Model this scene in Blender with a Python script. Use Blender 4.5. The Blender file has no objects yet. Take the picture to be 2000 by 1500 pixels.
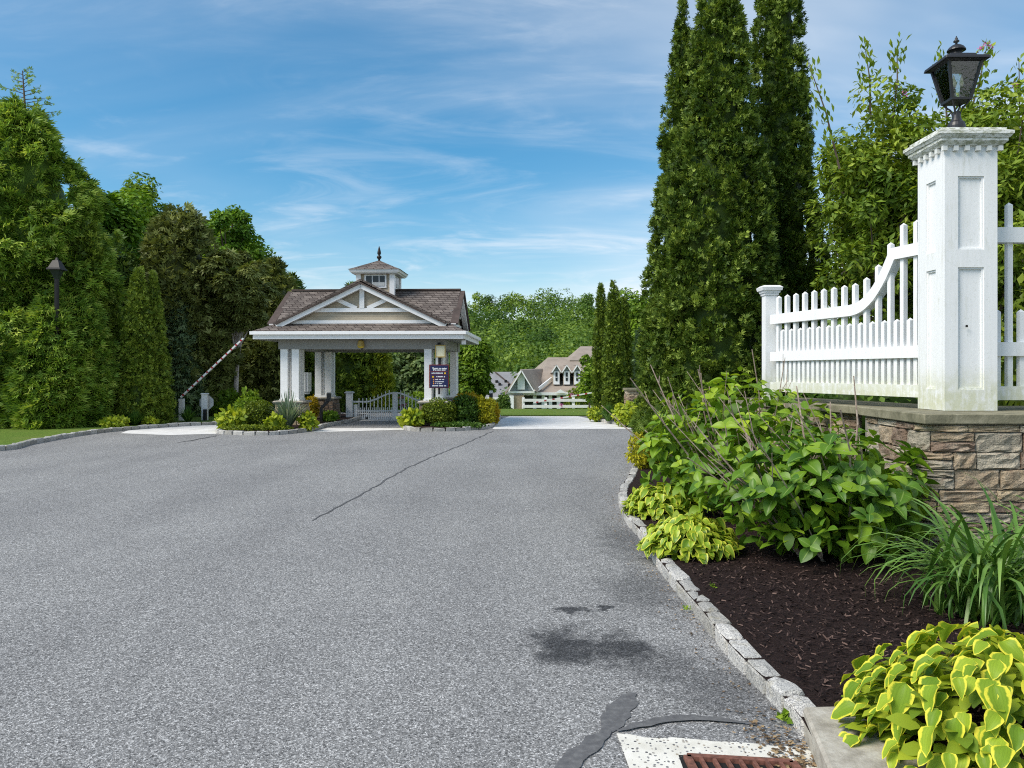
import bpy, bmesh, math, random
import numpy as np
from mathutils import Vector, Matrix
from mathutils.geometry import tessellate_polygon

S = bpy.context.scene
C = S.collection
PI = math.pi
random.seed(7)

# ------------------------------------------------------------------ camera
F, CX, HY, EYE = 1555.0, 1000.0, 727.0, 1.6       # focal length / principal column / horizon row for a 2000x1500 frame
cam = bpy.data.cameras.new('camera'); camo = bpy.data.objects.new('camera', cam); C.objects.link(camo)
cam.sensor_width = 36.0; cam.lens = 36.0 * F / 2000.0
cam.shift_y = -(750.0 - HY) / 2000.0
cam.clip_start = 0.05; cam.clip_end = 3000
camo.location = (0, 0, EYE); camo.rotation_euler = (PI / 2, 0, 0)
S.camera = camo

# ------------------------------------------------------------------ world and sun
SUN_DIR = Vector((-0.76, -0.40, 0.90)).normalized()
SUN_EL = math.asin(SUN_DIR.z); SUN_AZ = math.atan2(SUN_DIR.x, SUN_DIR.y)
world = bpy.data.worlds.new('World'); S.world = world; world.use_nodes = True
wn, wl = world.node_tree.nodes, world.node_tree.links
wn.clear()
def wnode(t, **kw):
    n = wn.new(t)
    for k, v in kw.items(): setattr(n, k, v)
    return n
sky = wnode('ShaderNodeTexSky', sky_type='NISHITA', sun_disc=False)
sky.sun_elevation = SUN_EL; sky.sun_rotation = SUN_AZ
sky.air_density = 1.0; sky.dust_density = 0.6; sky.ozone_density = 2.0
hsv = wnode('ShaderNodeHueSaturation'); hsv.inputs['Saturation'].default_value = 1.42; hsv.inputs['Value'].default_value = 0.58; hsv.inputs['Hue'].default_value = 0.488
wl.new(sky.outputs[0], hsv.inputs['Color'])
tc = wnode('ShaderNodeTexCoord'); sep = wnode('ShaderNodeSeparateXYZ'); wl.new(tc.outputs['Generated'], sep.inputs[0])
def wm(op, a, b=None, c=None):
    n = wnode('ShaderNodeMath', operation=op)
    for i, v in enumerate((a, b, c)):
        if v is None: continue
        if isinstance(v, (int, float)): n.inputs[i].default_value = v
        else: wl.new(v, n.inputs[i])
    return n.outputs[0]
zc = wm('ADD', wm('MAXIMUM', sep.outputs[2], 0.0), 0.22)
cmb = wnode('ShaderNodeCombineXYZ'); wl.new(wm('DIVIDE', sep.outputs[0], zc), cmb.inputs[0]); wl.new(wm('DIVIDE', sep.outputs[1], zc), cmb.inputs[1])
def wnoise(scale, rot, st, detail, rough, dist, loc=(0, 0, 0)):
    mp = wnode('ShaderNodeMapping'); wl.new(cmb.outputs[0], mp.inputs[0])
    mp.inputs['Rotation'].default_value = (0, 0, math.radians(rot)); mp.inputs['Scale'].default_value = st; mp.inputs['Location'].default_value = loc
    n = wnode('ShaderNodeTexNoise'); wl.new(mp.outputs[0], n.inputs[0])
    n.inputs['Scale'].default_value = scale; n.inputs['Detail'].default_value = detail
    n.inputs['Roughness'].default_value = rough; n.inputs['Distortion'].default_value = dist
    return n.outputs[0]
def wramp(x, a, b):
    n = wnode('ShaderNodeMapRange', interpolation_type='SMOOTHSTEP'); wl.new(x, n.inputs[0])
    n.inputs[1].default_value = a; n.inputs[2].default_value = b
    return n.outputs[0]
streak = wramp(wnoise(1.5, 28, (0.55, 1.9, 1), 9, 0.58, 0.9, (3.1, 1.7, 0)), 0.45, 0.80)
veil = wramp(wnoise(0.62, 12, (0.8, 1.5, 1), 5, 0.55, 0.5, (8.3, 4.4, 0)), 0.33, 0.76)
fine = wramp(wnoise(5.5, 35, (0.6, 1.6, 1), 8, 0.62, 1.2, (1.0, 6.0, 0)), 0.42, 0.85)
right = wramp(wm('ADD', sep.outputs[0], wm('MULTIPLY', sep.outputs[2], 0.15)), -0.15, 0.75)
m1 = wm('MULTIPLY', wm('MULTIPLY', streak, wm('ADD', 0.45, wm('MULTIPLY', fine, 0.75))), wm('ADD', 0.45, wm('MULTIPLY', right, 0.75)))
m2 = wm('MULTIPLY', veil, wm('ADD', 0.20, wm('MULTIPLY', right, 0.95)))
low = wramp(sep.outputs[2], 0.42, 0.10)
wisp = wramp(wnoise(2.3, -20, (0.7, 1.5, 1), 9, 0.6, 1.4, (5.2, 9.4, 0)), 0.46, 0.74)
m3 = wm('ADD', wm('MULTIPLY', wm('MULTIPLY', wisp, low), 0.42), wm('MULTIPLY', wramp(sep.outputs[2], 0.20, 0.0), 0.28))
m2 = wm('ADD', m2, m3)
mask = wm('MINIMUM', wm('ADD', wm('ADD', m1, m2), wm('MULTIPLY', right, 0.16)), 0.85)
mix = wnode('ShaderNodeMix', data_type='RGBA'); wl.new(mask, mix.inputs[0]); wl.new(hsv.outputs[0], mix.inputs[6])
mix.inputs[7].default_value = (3.6, 3.8, 4.05, 1)
bg = wnode('ShaderNodeBackground'); wl.new(mix.outputs[2], bg.inputs[0]); bg.inputs[1].default_value = 0.12
wo = wnode('ShaderNodeOutputWorld'); wl.new(bg.outputs[0], wo.inputs[0])

sun = bpy.data.lights.new('sun', 'SUN'); suno = bpy.data.objects.new('sun', sun); C.objects.link(suno)
sun.energy = 2.0; sun.angle = math.radians(32); sun.color = (1.0, 0.93, 0.82)
suno.rotation_euler = SUN_DIR.to_track_quat('Z', 'Y').to_euler(); suno.location = SUN_DIR * 60

S.view_settings.view_transform = 'Standard'; S.view_settings.look = 'None'
S.view_settings.gamma = 1.0; S.view_settings.exposure = 1.12
S.view_settings.use_curve_mapping = False
S.cycles.use_denoising = False; S.cycles.filter_width = 1.1
S.cycles.max_bounces = 6; S.cycles.transparent_max_bounces = 6
S.cycles.diffuse_bounces = 3

# ------------------------------------------------------------------ photograph-to-place helpers
def W(px, py, Y): return Vector(((px - CX) / F * Y, Y, EYE - (py - HY) / F * Y))
def G(px, py, z=0.0):
    Y = (EYE - z) * F / (py - HY)
    return ((px - CX) / F * Y, Y)
def zpx(py, Y): return EYE - (py - HY) / F * Y
def terr(Y):
    k = [(-50, 0), (28, 0), (45, -0.75), (80, -2.75), (110, -3.0), (150, 2.5), (210, 12), (285, 20.5), (340, 21), (900, 10)]
    return float(np.interp(Y, [a for a, b in k], [b for a, b in k]))

# ------------------------------------------------------------------ object helpers
def link(o): C.objects.link(o); return o
def thing(name, label, cat, loc=(0, 0, 0), group=None):
    o = link(bpy.data.objects.new(name, None)); o.location = loc; o.empty_display_size = 0.1
    o['label'] = label; o['category'] = cat
    if group: o['group'] = group
    return o
def struct_root(name):
    o = link(bpy.data.objects.new(name, None)); o['kind'] = 'structure'; return o
def root_of(p):
    while p.parent: p = p.parent
    return p
def put(name, me, parent=None, M=None, label=None, kind=None):
    o = link(bpy.data.objects.new(name, me))
    if M is not None: o.matrix_basis = M
    if parent is not None:
        o.parent = parent
        if parent.parent is None and parent.type == 'EMPTY':
            o.matrix_parent_inverse = Matrix.Translation(-parent.location)
    if label: o['label'] = label
    if kind: o['kind'] = kind
    return o
def tag(o, label, cat, group=None):
    o['label'] = label; o['category'] = cat
    if group: o['group'] = group
    return o

class MB:
    """collects simple shapes into one mesh"""
    def __init__(s): s.v = []; s.f = []
    def add(s, vs, fs):
        n = len(s.v); s.v += [tuple(p) for p in vs]; s.f += [tuple(i + n for i in f) for f in fs]; return s
    def box(s, x0, x1, y0, y1, z0, z1, M=None):
        vs = [Vector(p) for p in ((x0,y0,z0),(x1,y0,z0),(x1,y1,z0),(x0,y1,z0),(x0,y0,z1),(x1,y0,z1),(x1,y1,z1),(x0,y1,z1))]
        if M is not None: vs = [M @ p for p in vs]
        return s.add(vs, [(0,3,2,1),(4,5,6,7),(0,1,5,4),(1,2,6,5),(2,3,7,6),(3,0,4,7)])
    def frustum(s, x, y, z0, z1, a0, a1, b0=None, b1=None, M=None):
        b0 = a0 if b0 is None else b0; b1 = a1 if b1 is None else b1
        vs = [Vector(p) for p in ((x-a0,y-b0,z0),(x+a0,y-b0,z0),(x+a0,y+b0,z0),(x-a0,y+b0,z0),(x-a1,y-b1,z1),(x+a1,y-b1,z1),(x+a1,y+b1,z1),(x-a1,y+b1,z1))]
        if M is not None: vs = [M @ p for p in vs]
        return s.add(vs, [(0,3,2,1),(4,5,6,7),(0,1,5,4),(1,2,6,5),(2,3,7,6),(3,0,4,7)])
    def slab(s, pts, t, d=None):
        """polygon with thickness t below its normal"""
        pts = [Vector(p) for p in pts]; n = len(pts)
        nn = Vector(d) if d is not None else (pts[1]-pts[0]).cross(pts[2]-pts[0]).normalized()
        lo = [p - nn * t for p in pts]
        return s.add(pts + lo, [tuple(range(n)), tuple(range(2*n-1, n-1, -1))] + [(i, i+n, (i+1)%n+n, (i+1)%n) for i in range(n)])
    def beam(s, a, b, w, t, up=(0,0,1)):
        a, b = Vector(a), Vector(b); d = (b-a).normalized(); r = d.cross(Vector(up)).normalized(); u = r.cross(d)
        vs = [p + r*x*w/2 + u*y*t/2 for p in (a, b) for x, y in ((-1,-1),(1,-1),(1,1),(-1,1))]
        return s.add(vs, [(0,1,2,3),(7,6,5,4),(0,4,5,1),(1,5,6,2),(2,6,7,3),(3,7,4,0)])
    def tube(s, pts, rad, k=6, cap=True):
        pts = [Vector(p) for p in pts]; rs = rad if isinstance(rad, (list, tuple)) else [rad]*len(pts)
        vs = []; n = len(pts)
        for i, p in enumerate(pts):
            d = (pts[min(i+1,n-1)] - pts[max(i-1,0)]).normalized()
            r = d.cross(Vector((0,0,1)) if abs(d.z) < .9 else Vector((1,0,0))).normalized(); u = r.cross(d)
            vs += [p + (r*math.cos(2*PI*j/k) + u*math.sin(2*PI*j/k))*rs[i] for j in range(k)]
        fs = [(i*k+j, i*k+(j+1)%k, (i+1)*k+(j+1)%k, (i+1)*k+j) for i in range(n-1) for j in range(k)]
        if cap: fs += [tuple(range(k-1,-1,-1)), tuple(range((n-1)*k, n*k))]
        return s.add(vs, fs)
    def lathe(s, x, y, prof, k=16, square=False):
        vs = []; n = len(prof)
        for r, z in prof:
            for j in range(k):
                a = 2*PI*j/k + (PI/4 if k == 4 else 0); rr = r*(math.sqrt(2) if k == 4 else 1)
                vs.append((x+rr*math.cos(a), y+rr*math.sin(a), z))
        fs = [(i*k+j, i*k+(j+1)%k, (i+1)*k+(j+1)%k, (i+1)*k+j) for i in range(n-1) for j in range(k)]
        fs += [tuple(range(k-1,-1,-1)), tuple(range((n-1)*k, n*k))]
        return s.add(vs, fs)
    def mesh(s, name, mat, smooth=False, bevel=0):
        me = bpy.data.meshes.new(name); me.from_pydata(s.v, [], s.f); me.update()
        if bevel:
            bm = bmesh.new(); bm.from_mesh(me)
            bmesh.ops.bevel(bm, geom=[e for e in bm.edges], offset=bevel, segments=1, affect='EDGES', profile=.6)
            bm.to_mesh(me); bm.free()
        me.materials.append(mat)
        if smooth: me.polygons.foreach_set('use_smooth', [True]*len(me.polygons))
        return me
    def build(s, name, mat, parent=None, smooth=False, bevel=0, label=None, kind=None, M=None):
        return put(name, s.mesh(name, mat, smooth, bevel), parent, M, label, kind)

def np_mesh(name, V, Fq, mat, var=None, smooth=False, edge=None):
    me = bpy.data.meshes.new(name); n = len(V); m, k = Fq.shape
    me.vertices.add(n); me.vertices.foreach_set('co', np.ascontiguousarray(V, np.float32).ravel())
    me.loops.add(m*k); me.loops.foreach_set('vertex_index', np.ascontiguousarray(Fq, np.int32).ravel())
    me.polygons.add(m); me.polygons.foreach_set('loop_start', np.arange(0, m*k, k, dtype=np.int32))
    me.update(calc_edges=True)
    if var is not None:
        a = me.attributes.new('var', 'FLOAT', 'FACE'); a.data.foreach_set('value', np.ascontiguousarray(var, np.float32))
    if edge is not None:
        a = me.attributes.new('edge', 'FLOAT', 'POINT'); a.data.foreach_set('value', np.ascontiguousarray(edge, np.float32))
    if smooth: me.polygons.foreach_set('use_smooth', np.ones(m, bool))
    me.materials.append(mat)
    return me

def nrm(a): return a / np.maximum(np.linalg.norm(a, axis=-1, keepdims=True), 1e-9)
OVL = (np.array([(-.05,0,0),(.05,0,0),(.30,.32,.05),(.25,.70,.02),(.03,1,-.10),(-.03,1,-.10),(-.25,.70,.02),(-.30,.32,.05)], float), np.array([(0,1,2,7),(7,2,3,6),(6,3,4,5)]))
ELL = (np.array([(0,0,0),(.20,.5,.05),(0,1,-.06),(0,.5,-.02),(-.20,.5,.05)], float), np.array([(0,1,2,3),(0,3,2,4)]))
LEAF = (np.array([(0,0,0),(.29,.48,.07),(0,1,-.05),(0,.5,-.02),(-.29,.48,.07)], float), np.array([(0,1,2,3),(0,3,2,4)]))
DIAM = (np.array([(0,0,0),(.33,.45,.0),(0,1,0),(-.33,.55,.0)], float), np.array([(0,1,2,3)]))
def _fan(n, spread, w):
    v, f = [], []
    for i in range(n):
        a = math.radians((i-(n-1)/2)*spread); L = 1.0 - .18*abs(i-(n-1)/2)
        c, s_ = math.cos(a), math.sin(a)
        for x, y, z in ((0,0,0),(w,.5*L,.04),(0,L,-.03*abs(i-(n-1)/2)),(-w,.5*L,.04)):
            v.append((x*c+y*s_, -x*s_+y*c, z))
        f.append((4*i, 4*i+1, 4*i+2, 4*i+3))
    return np.array(v, float), np.array(f)
FAN3N = _fan(3, 27, .085); FAN3 = _fan(3, 38, .13); FAN5 = _fan(5, 30, .085)
SPRIG = (np.concatenate([LEAF[0]*[1,.8,1] @ np.array([[math.cos(a),math.sin(a),0],[-math.sin(a),math.cos(a),0],[0,0,1]]) for a in (-.9,0,.9)]),
         np.concatenate([LEAF[1]+5*i for i in range(3)]))
def scatter(T, pos, fwd, up, scale):
    tv, tf = T
    f = nrm(fwd); r = nrm(np.cross(f, up)); u = np.cross(r, f)
    sc = np.asarray(scale, float).reshape(-1, 1, 1)
    V = pos[:, None, :] + sc*(tv[None,:,0:1]*r[:,None] + tv[None,:,1:2]*f[:,None] + tv[None,:,2:3]*u[:,None])
    n, m = len(pos), len(tv)
    Fq = (tf[None] + (np.arange(n)*m)[:, None, None]).reshape(-1, tf.shape[1])
    return V.reshape(-1, 3), Fq, len(tf)

# ------------------------------------------------------------------ materials
def mat_new(name):
    m = bpy.data.materials.new(name); m.use_nodes = True; nt = m.node_tree; nt.nodes.clear()
    out = nt.nodes.new('ShaderNodeOutputMaterial')
    return m, nt, out
class NT:
    def __init__(s, name): s.m, s.t, s.out = mat_new(name)
    def n(s, t, **kw):
        n = s.t.nodes.new(t)
        for k, v in kw.items(): setattr(n, k, v)
        return n
    def l(s, a, b): s.t.links.new(a, b)
    def math(s, op, *a):
        n = s.n('ShaderNodeMath', operation=op)
        for i, v in enumerate(a):
            if isinstance(v, (int, float)): n.inputs[i].default_value = v
            else: s.l(v, n.inputs[i])
        return n.outputs[0]
    def pos(s):
        if not hasattr(s, '_p'): s._p = s.n('ShaderNodeNewGeometry')
        return s._p.outputs['Position']
    def objc(s):
        if not hasattr(s, '_o'): s._o = s.n('ShaderNodeTexCoord')
        return s._o.outputs['Object']
    def noise(s, scale, detail=4, rough=.55, dist=0, vec=None, st=None):
        n = s.n('ShaderNodeTexNoise'); n.inputs['Scale'].default_value = scale; n.inputs['Detail'].default_value = detail
        n.inputs['Roughness'].default_value = rough; n.inputs['Distortion'].default_value = dist
        v = vec if vec is not None else s.pos()
        if st is not None:
            mp = s.n('ShaderNodeMapping'); s.l(v, mp.inputs[0]); mp.inputs['Scale'].default_value = st; v = mp.outputs[0]
        s.l(v, n.inputs['Vector']); return n.outputs[0]
    def vor(s, scale, feature='F1', out='Color', vec=None):
        n = s.n('ShaderNodeTexVoronoi', feature=feature); n.inputs['Scale'].default_value = scale
        s.l(vec if vec is not None else s.pos(), n.inputs['Vector']); return n.outputs[out]
    def ramp(s, x, stops, interp='LINEAR'):
        n = s.n('ShaderNodeValToRGB'); s.l(x, n.inputs[0]); cr = n.color_ramp; cr.interpolation = interp
        while len(cr.elements) < len(stops): cr.elements.new(.5)
        for e, (p, c) in zip(cr.elements, stops):
            e.position = p; e.color = (*c, 1) if len(c) == 3 else c
        return n.outputs[0]
    def smooth(s, x, a, b):
        n = s.n('ShaderNodeMapRange', interpolation_type='SMOOTHSTEP'); s.l(x, n.inputs[0])
        n.inputs[1].default_value = a; n.inputs[2].default_value = b; return n.outputs[0]
    def mix(s, fac, a, b, blend='MIX'):
        n = s.n('ShaderNodeMix', data_type='RGBA', blend_type=blend)
        for i, v in ((0, fac), (6, a), (7, b)):
            if isinstance(v, (int, float)): n.inputs[i].default_value = v
            elif isinstance(v, tuple): n.inputs[i].default_value = (*v, 1)
            else: s.l(v, n.inputs[i])
        return n.outputs[2]
    def bump(s, h, strength, dist=.01):
        n = s.n('ShaderNodeBump'); n.inputs['Strength'].default_value = strength; n.inputs['Distance'].default_value = dist
        s.l(h, n.inputs['Height']); return n.outputs[0]
    def finish(s, col, rough=.8, bump=None, spec=.3, metal=0, transl=None):
        p = s.n('ShaderNodeBsdfPrincipled')
        if isinstance(col, tuple): p.inputs['Base Color'].default_value = (*col, 1)
        else: s.l(col, p.inputs['Base Color'])
        if isinstance(rough, (int, float)): p.inputs['Roughness'].default_value = rough
        else: s.l(rough, p.inputs['Roughness'])
        p.inputs['Specular IOR Level'].default_value = spec; p.inputs['Metallic'].default_value = metal
        if bump is not None: s.l(bump, p.inputs['Normal'])
        sh = p.outputs[0]
        if transl:
            t = s.n('ShaderNodeBsdfTranslucent'); mx = s.n('ShaderNodeMixShader'); mx.inputs[0].default_value = transl
            if isinstance(col, tuple): t.inputs[0].default_value = (*col, 1)
            else:
                br = s.mix(1.0, col, (1.25, 1.2, .6), 'MULTIPLY'); s.l(br, t.inputs[0])
            s.l(sh, mx.inputs[1]); s.l(t.outputs[0], mx.inputs[2]); sh = mx.outputs[0]
        s.l(sh, s.out.inputs[0]); return s.m

def foliage(name, dark, mid, light, transl=.25, rough=.55, src='attr', spec=.25, edge=None):
    t = NT(name)
    if src == 'attr':
        a = t.n('ShaderNodeAttribute', attribute_name='var'); v = a.outputs['Fac']
    else:
        v = t.n('ShaderNodeObjectInfo').outputs['Random']
    col = t.ramp(v, [(0, dark), (.5, mid), (1, light)])
    if edge:
        e = t.n('ShaderNodeAttribute', attribute_name='edge').outputs['Fac']
        if edge[0] == 'margin':
            wv = t.math('ADD', e, t.math('MULTIPLY', t.math('SUBTRACT', t.noise(45, 3), .5), .6))
            rib = t.math('SINE', t.math('MULTIPLY', e, 24.0)); col = t.mix(t.math('MULTIPLY', t.smooth(rib, .2, 1), .30), col, t.mix(1.0, col, (.62, .66, .6), 'MULTIPLY'))
            col = t.mix(t.smooth(wv, .66, .84), col, edge[1])
        else:
            col = t.mix(t.smooth(e, .12, .02), col, edge[1])
    return t.finish(col, rough, spec=spec, transl=transl)

M = {}
def simple(name, col, rough=.6, spec=.4, metal=0, var=.12, scale=6):
    t = NT(name); n = t.noise(scale, 4)
    lo = tuple(c*(1-var) for c in col); hi = tuple(min(1, c*(1+var)) for c in col)
    M[name] = t.finish(t.ramp(n, [(.3, lo), (.7, hi)]), rough, spec=spec, metal=metal); return M[name]

# asphalt: worn grey with light and dark aggregate, oil stains with their own shapes
t = NT('asphalt')
g1 = t.vor(190); g2 = t.vor(105); g3 = t.noise(420, 2)
sepc = t.n('ShaderNodeSeparateColor'); t.l(g1, sepc.inputs[0]); sepd = t.n('ShaderNodeSeparateColor'); t.l(g2, sepd.inputs[0])
gg = t.math('ADD', t.math('MULTIPLY', sepc.outputs[0], .6), t.math('MULTIPLY', sepd.outputs[1], .4))
base = t.ramp(gg, [(.08, (.055, .055, .055)), (.36, (.18, .179, .176)), (.64, (.275, .273, .267)), (.93, (.70, .695, .68))])
big = t.noise(.45, 4, .6)
base = t.mix(1.0, base, t.ramp(big, [(.25, (.86, .86, .87)), (.75, (1.08, 1.08, 1.08))]), 'MULTIPLY')
wear = t.noise(.9, 3, .5, 0, st=(1.1, .16, 1))
base = t.mix(1.0, base, t.ramp(wear, [(.30, (.88, .88, .885)), (.5, (1, 1, 1)), (.70, (1.07, 1.07, 1.065))]), 'MULTIPLY')
def stain(px, py, r, st):
    x, y = G(px, py)
    mp = t.n('ShaderNodeVectorMath', operation='SUBTRACT'); t.l(t.pos(), mp.inputs[0]); mp.inputs[1].default_value = (x, y, 0)
    mp2 = t.n('ShaderNodeVectorMath', operation='MULTIPLY'); t.l(mp.outputs[0], mp2.inputs[0]); mp2.inputs[1].default_value = st
    ln = t.n('ShaderNodeVectorMath', operation='LENGTH'); t.l(mp2.outputs[0], ln.inputs[0])
    d = t.math('ADD', ln.outputs['Value'], t.math('MULTIPLY', t.math('SUBTRACT', t.noise(5.5, 5, .65), .5), .62))
    return t.smooth(d, r*1.2, r*.25)
st = None
for a in ((1105, 1262, .26, (1, .62, 0)), (1215, 1268, .25, (1, .7, 0)), (1300, 1305, .26, (1, .6, 0)), (1120, 1192, .1, (1, .9, 0)), (1180, 1186, .07, (1, 1, 0)), (1255, 1150, .34, (.9, .45, 0)), (1235, 1060, .33, (.9, .35, 0)), (1420, 1350, .28, (.8, .6, 0))):
    v = t.math('MULTIPLY', stain(*a), 0.92 if a[1] > 1165 and a[0] < 1290 else .5)
    st = v if st is None else t.math('MAXIMUM', st, v)
base = t.mix(st, base, t.mix(1.0, base, (.16, .165, .18), 'MULTIPLY'))
hgt = t.math('ADD', t.vor(190, out='Distance'), t.math('MULTIPLY', g3, .3))
M['asphalt'] = t.finish(base, .8, t.bump(hgt, .55, .006), spec=.25)

t = NT('sealant')
c = t.ramp(t.noise(30, 5, .6), [(.3, (.092, .090, .092)), (.55, (.13, .128, .128)), (.75, (.18, .178, .175))])
M['sealant'] = t.finish(c, .6, t.bump(t.noise(90, 3), .25, .005))
t = NT('crack_line'); M['crack_line'] = t.finish(t.ramp(t.noise(25, 4), [(.3, (.07, .07, .072)), (.7, (.13, .13, .132))]), .8)

t = NT('concrete')
c = t.ramp(t.noise(3, 6, .6), [(.3, (.58, .572, .55)), (.7, (.78, .77, .75))])
M['concrete'] = t.finish(c, .85, t.bump(t.noise(120, 3), .3, .004))
t = NT('weathered_concrete')
c = t.ramp(t.noise(14, 7, .65), [(.3, (.26, .235, .19)), (.55, (.42, .39, .33)), (.75, (.52, .5, .44))])
M['weathered_concrete'] = t.finish(c, .9, t.bump(t.noise(70, 5), .6, .006))
t = NT('speckled_concrete')
sc = t.n('ShaderNodeSeparateColor'); t.l(t.vor(62), sc.inputs[0]); dd = t.vor(62, out='Distance')
spot = t.math('MULTIPLY', t.math('GREATER_THAN', sc.outputs[0], .66), t.math('LESS_THAN', dd, .40))
c = t.ramp(t.noise(9, 6, .6), [(.3, (.58, .555, .48)), (.7, (.78, .76, .69))])
c = t.mix(spot, c, t.ramp(sc.outputs[1], [(0, (.05, .05, .06)), (.6, (.20, .20, .21)), (1, (.32, .27, .2))]))
M['speckled_concrete'] = t.finish(c, .85, t.bump(t.noise(160, 3), .3, .004))

t = NT('granite')
sc = t.n('ShaderNodeSeparateColor'); t.l(t.vor(170), sc.inputs[0])
gr = t.ramp(sc.outputs[0], [(.05, (.24, .24, .25)), (.3, (.46, .46, .46)), (.62, (.57, .57, .56)), (.95, (.72, .71, .69))])
oi = t.n('ShaderNodeObjectInfo').outputs['Random']
gr = t.mix(1.0, gr, t.ramp(oi, [(0, (.60, .58, .53)), (.5, (.82, .815, .79)), (1, (1.0, .97, .92))]), 'MULTIPLY')
gr = t.mix(t.math('MULTIPLY', t.smooth(t.noise(11, 5), .52, .7), .35), gr, (.34, .30, .19))
M['granite'] = t.finish(gr, .85, t.bump(t.noise(55, 6, .65), .8, .012), spec=.25)

t = NT('mulch')
c = t.ramp(t.noise(60, 6, .7, 1.0, st=(1, 1.8, 1)), [(.3, (.008, .005, .005)), (.52, (.032, .019, .017)), (.66, (.072, .043, .036)), (.8, (.15, .1, .085))])
M['mulch'] = t.finish(c, .9, t.bump(t.noise(75, 5, .7, 1.0), 1.0, .03), spec=.15)
M['mulch_chip'] = foliage('mulch_chip', (.012, .008, .008), (.04, .025, .022), (.16, .105, .085), transl=0, rough=.8, spec=.15)
t = NT('grass')
c = t.ramp(t.noise(14, 6, .65), [(.3, (.06, .115, .016)), (.5, (.115, .19, .03)), (.72, (.19, .25, .05))])
c = t.mix(t.math('MULTIPLY', t.smooth(t.noise(.6, 3), .45, .7), .5), c, (.17, .20, .05))
M['grass'] = t.finish(c, .9, t.bump(t.noise(60, 4), .8, .03), spec=.1)

t = NT('ledge_stone')
oi = t.n('ShaderNodeObjectInfo').outputs['Random']
c = t.ramp(oi, [(0, (.46, .37, .24)), (.16, (.37, .29, .195)), (.3, (.27, .20, .14)), (.42, (.50, .45, .35)), (.55, (.40, .315, .215)), (.68, (.24, .175, .13)), (.8, (.38, .345, .27)), (.92, (.48, .40, .27))], 'CONSTANT')
n1 = t.noise(9, 7, .65, .4); n2 = t.noise(26, 6, .7, .3, st=(1, 1, 2.2))
c = t.mix(t.math('MULTIPLY', t.smooth(n1, .46, .70), .75), c, (.50, .42, .32))
c = t.mix(t.math('MULTIPLY', t.smooth(n1, .52, .28), .62), c, (.21, .14, .10))
c = t.mix(1.0, c, t.ramp(n2, [(.25, (.55, .54, .53)), (.5, (1, 1, 1)), (.8, (1.3, 1.27, 1.22))]), 'MULTIPLY')
M['ledge_stone'] = t.finish(c, .9, t.bump(t.math('ADD', n2, t.noise(70, 4)), 1.0, .016), spec=.2)
t = NT('mortar'); M['mortar'] = t.finish(t.ramp(t.noise(30, 5), [(.3, (.17, .155, .135)), (.7, (.30, .28, .25))]), .95, t.bump(t.noise(120, 3), .5, .005))
t = NT('bluestone')
c = t.ramp(t.noise(7, 7, .65, .5), [(.28, (.12, .115, .075)), (.5, (.215, .20, .135)), (.68, (.31, .285, .20)), (.85, (.42, .38, .30))])
M['bluestone'] = t.finish(c, .85, t.bump(t.noise(60, 5), .5, .006), spec=.25)

def white_paint(name, zlo, zhi, amt, col=(.83, .84, .84)):
    t = NT(name)
    sp = t.n('ShaderNodeSeparateXYZ'); t.l(t.pos(), sp.inputs[0])
    low = t.smooth(sp.outputs[2], zhi, zlo)
    alg = t.noise(13, 7, .65, .2); run = t.noise(30, 6, .65, 0, st=(1, 1, .14))
    wood = t.ramp(t.noise(40, 4, .5, 0, st=(1, 1, .05)), [(.3, tuple(c*.95 for c in col)), (.7, col)])
    a = t.math('MULTIPLY', low, t.smooth(t.math('ADD', t.math('MULTIPLY', alg, .62), t.math('MULTIPLY', run, .38)), .31, .58))
    c = t.mix(t.math('MULTIPLY', a, amt), wood, (.45, .46, .21))
    spk = t.smooth(t.noise(48, 5, .7), .57, .70)
    c = t.mix(t.math('MULTIPLY', spk, .34), c, (.36, .38, .27))
    rn = t.math('MULTIPLY', t.smooth(run, .50, .72), t.smooth(t.noise(2.2, 3), .42, .66))
    c = t.mix(t.math('MULTIPLY', rn, .42), c, (.50, .50, .38))
    M[name] = t.finish(c, .5, t.bump(t.noise(45, 4, .5, 0, st=(1, 1, .08)), .12, .004), spec=.35)
white_paint('white_paint', 1.34, 1.72, .62)
white_paint('white_paint_cap', 3.55, 3.8, .0, (.74, .75, .72))
t = NT('mossy_white'); sp = t.n('ShaderNodeSeparateXYZ'); t.l(t.pos(), sp.inputs[0])
c = t.mix(t.math('MULTIPLY', t.smooth(t.noise(18, 7, .7, .4, st=(1, 1, 2.6)), .43, .60), .72), (.78, .79, .76), (.20, .22, .10))
M['mossy_white'] = t.finish(c, .6, spec=.3)
simple('white_trim', (.85, .85, .84), .5, var=.04); simple('white_gloss', (.82, .82, .82), .4, var=.03)
simple('shaded_trim', (.27, .265, .245), .6, var=.05); simple('gate_grey', (.76, .765, .77), .5, var=.05)  # trim of beams and ceiling is darkened: under-eave shade put into its colour
t = NT('shingle')
sp = t.n('ShaderNodeSeparateXYZ'); t.l(t.pos(), sp.inputs[0])
br = t.n('ShaderNodeTexBrick'); cb = t.n('ShaderNodeCombineXYZ')
t.l(t.math('ADD', sp.outputs[0], t.math('MULTIPLY', sp.outputs[1], .63)), cb.inputs[0]); t.l(t.math('MULTIPLY', sp.outputs[2], 1.7), cb.inputs[1]); t.l(cb.outputs[0], br.inputs[0])
br.inputs['Scale'].default_value = 1.0; br.inputs['Brick Width'].default_value = .26; br.inputs['Row Height'].default_value = .125
br.inputs['Mortar Size'].default_value = .012
br.inputs['Color1'].default_value = (.108, .091, .082, 1); br.inputs['Color2'].default_value = (.19, .163, .145, 1); br.inputs['Mortar'].default_value = (.035, .026, .024, 1)
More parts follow.
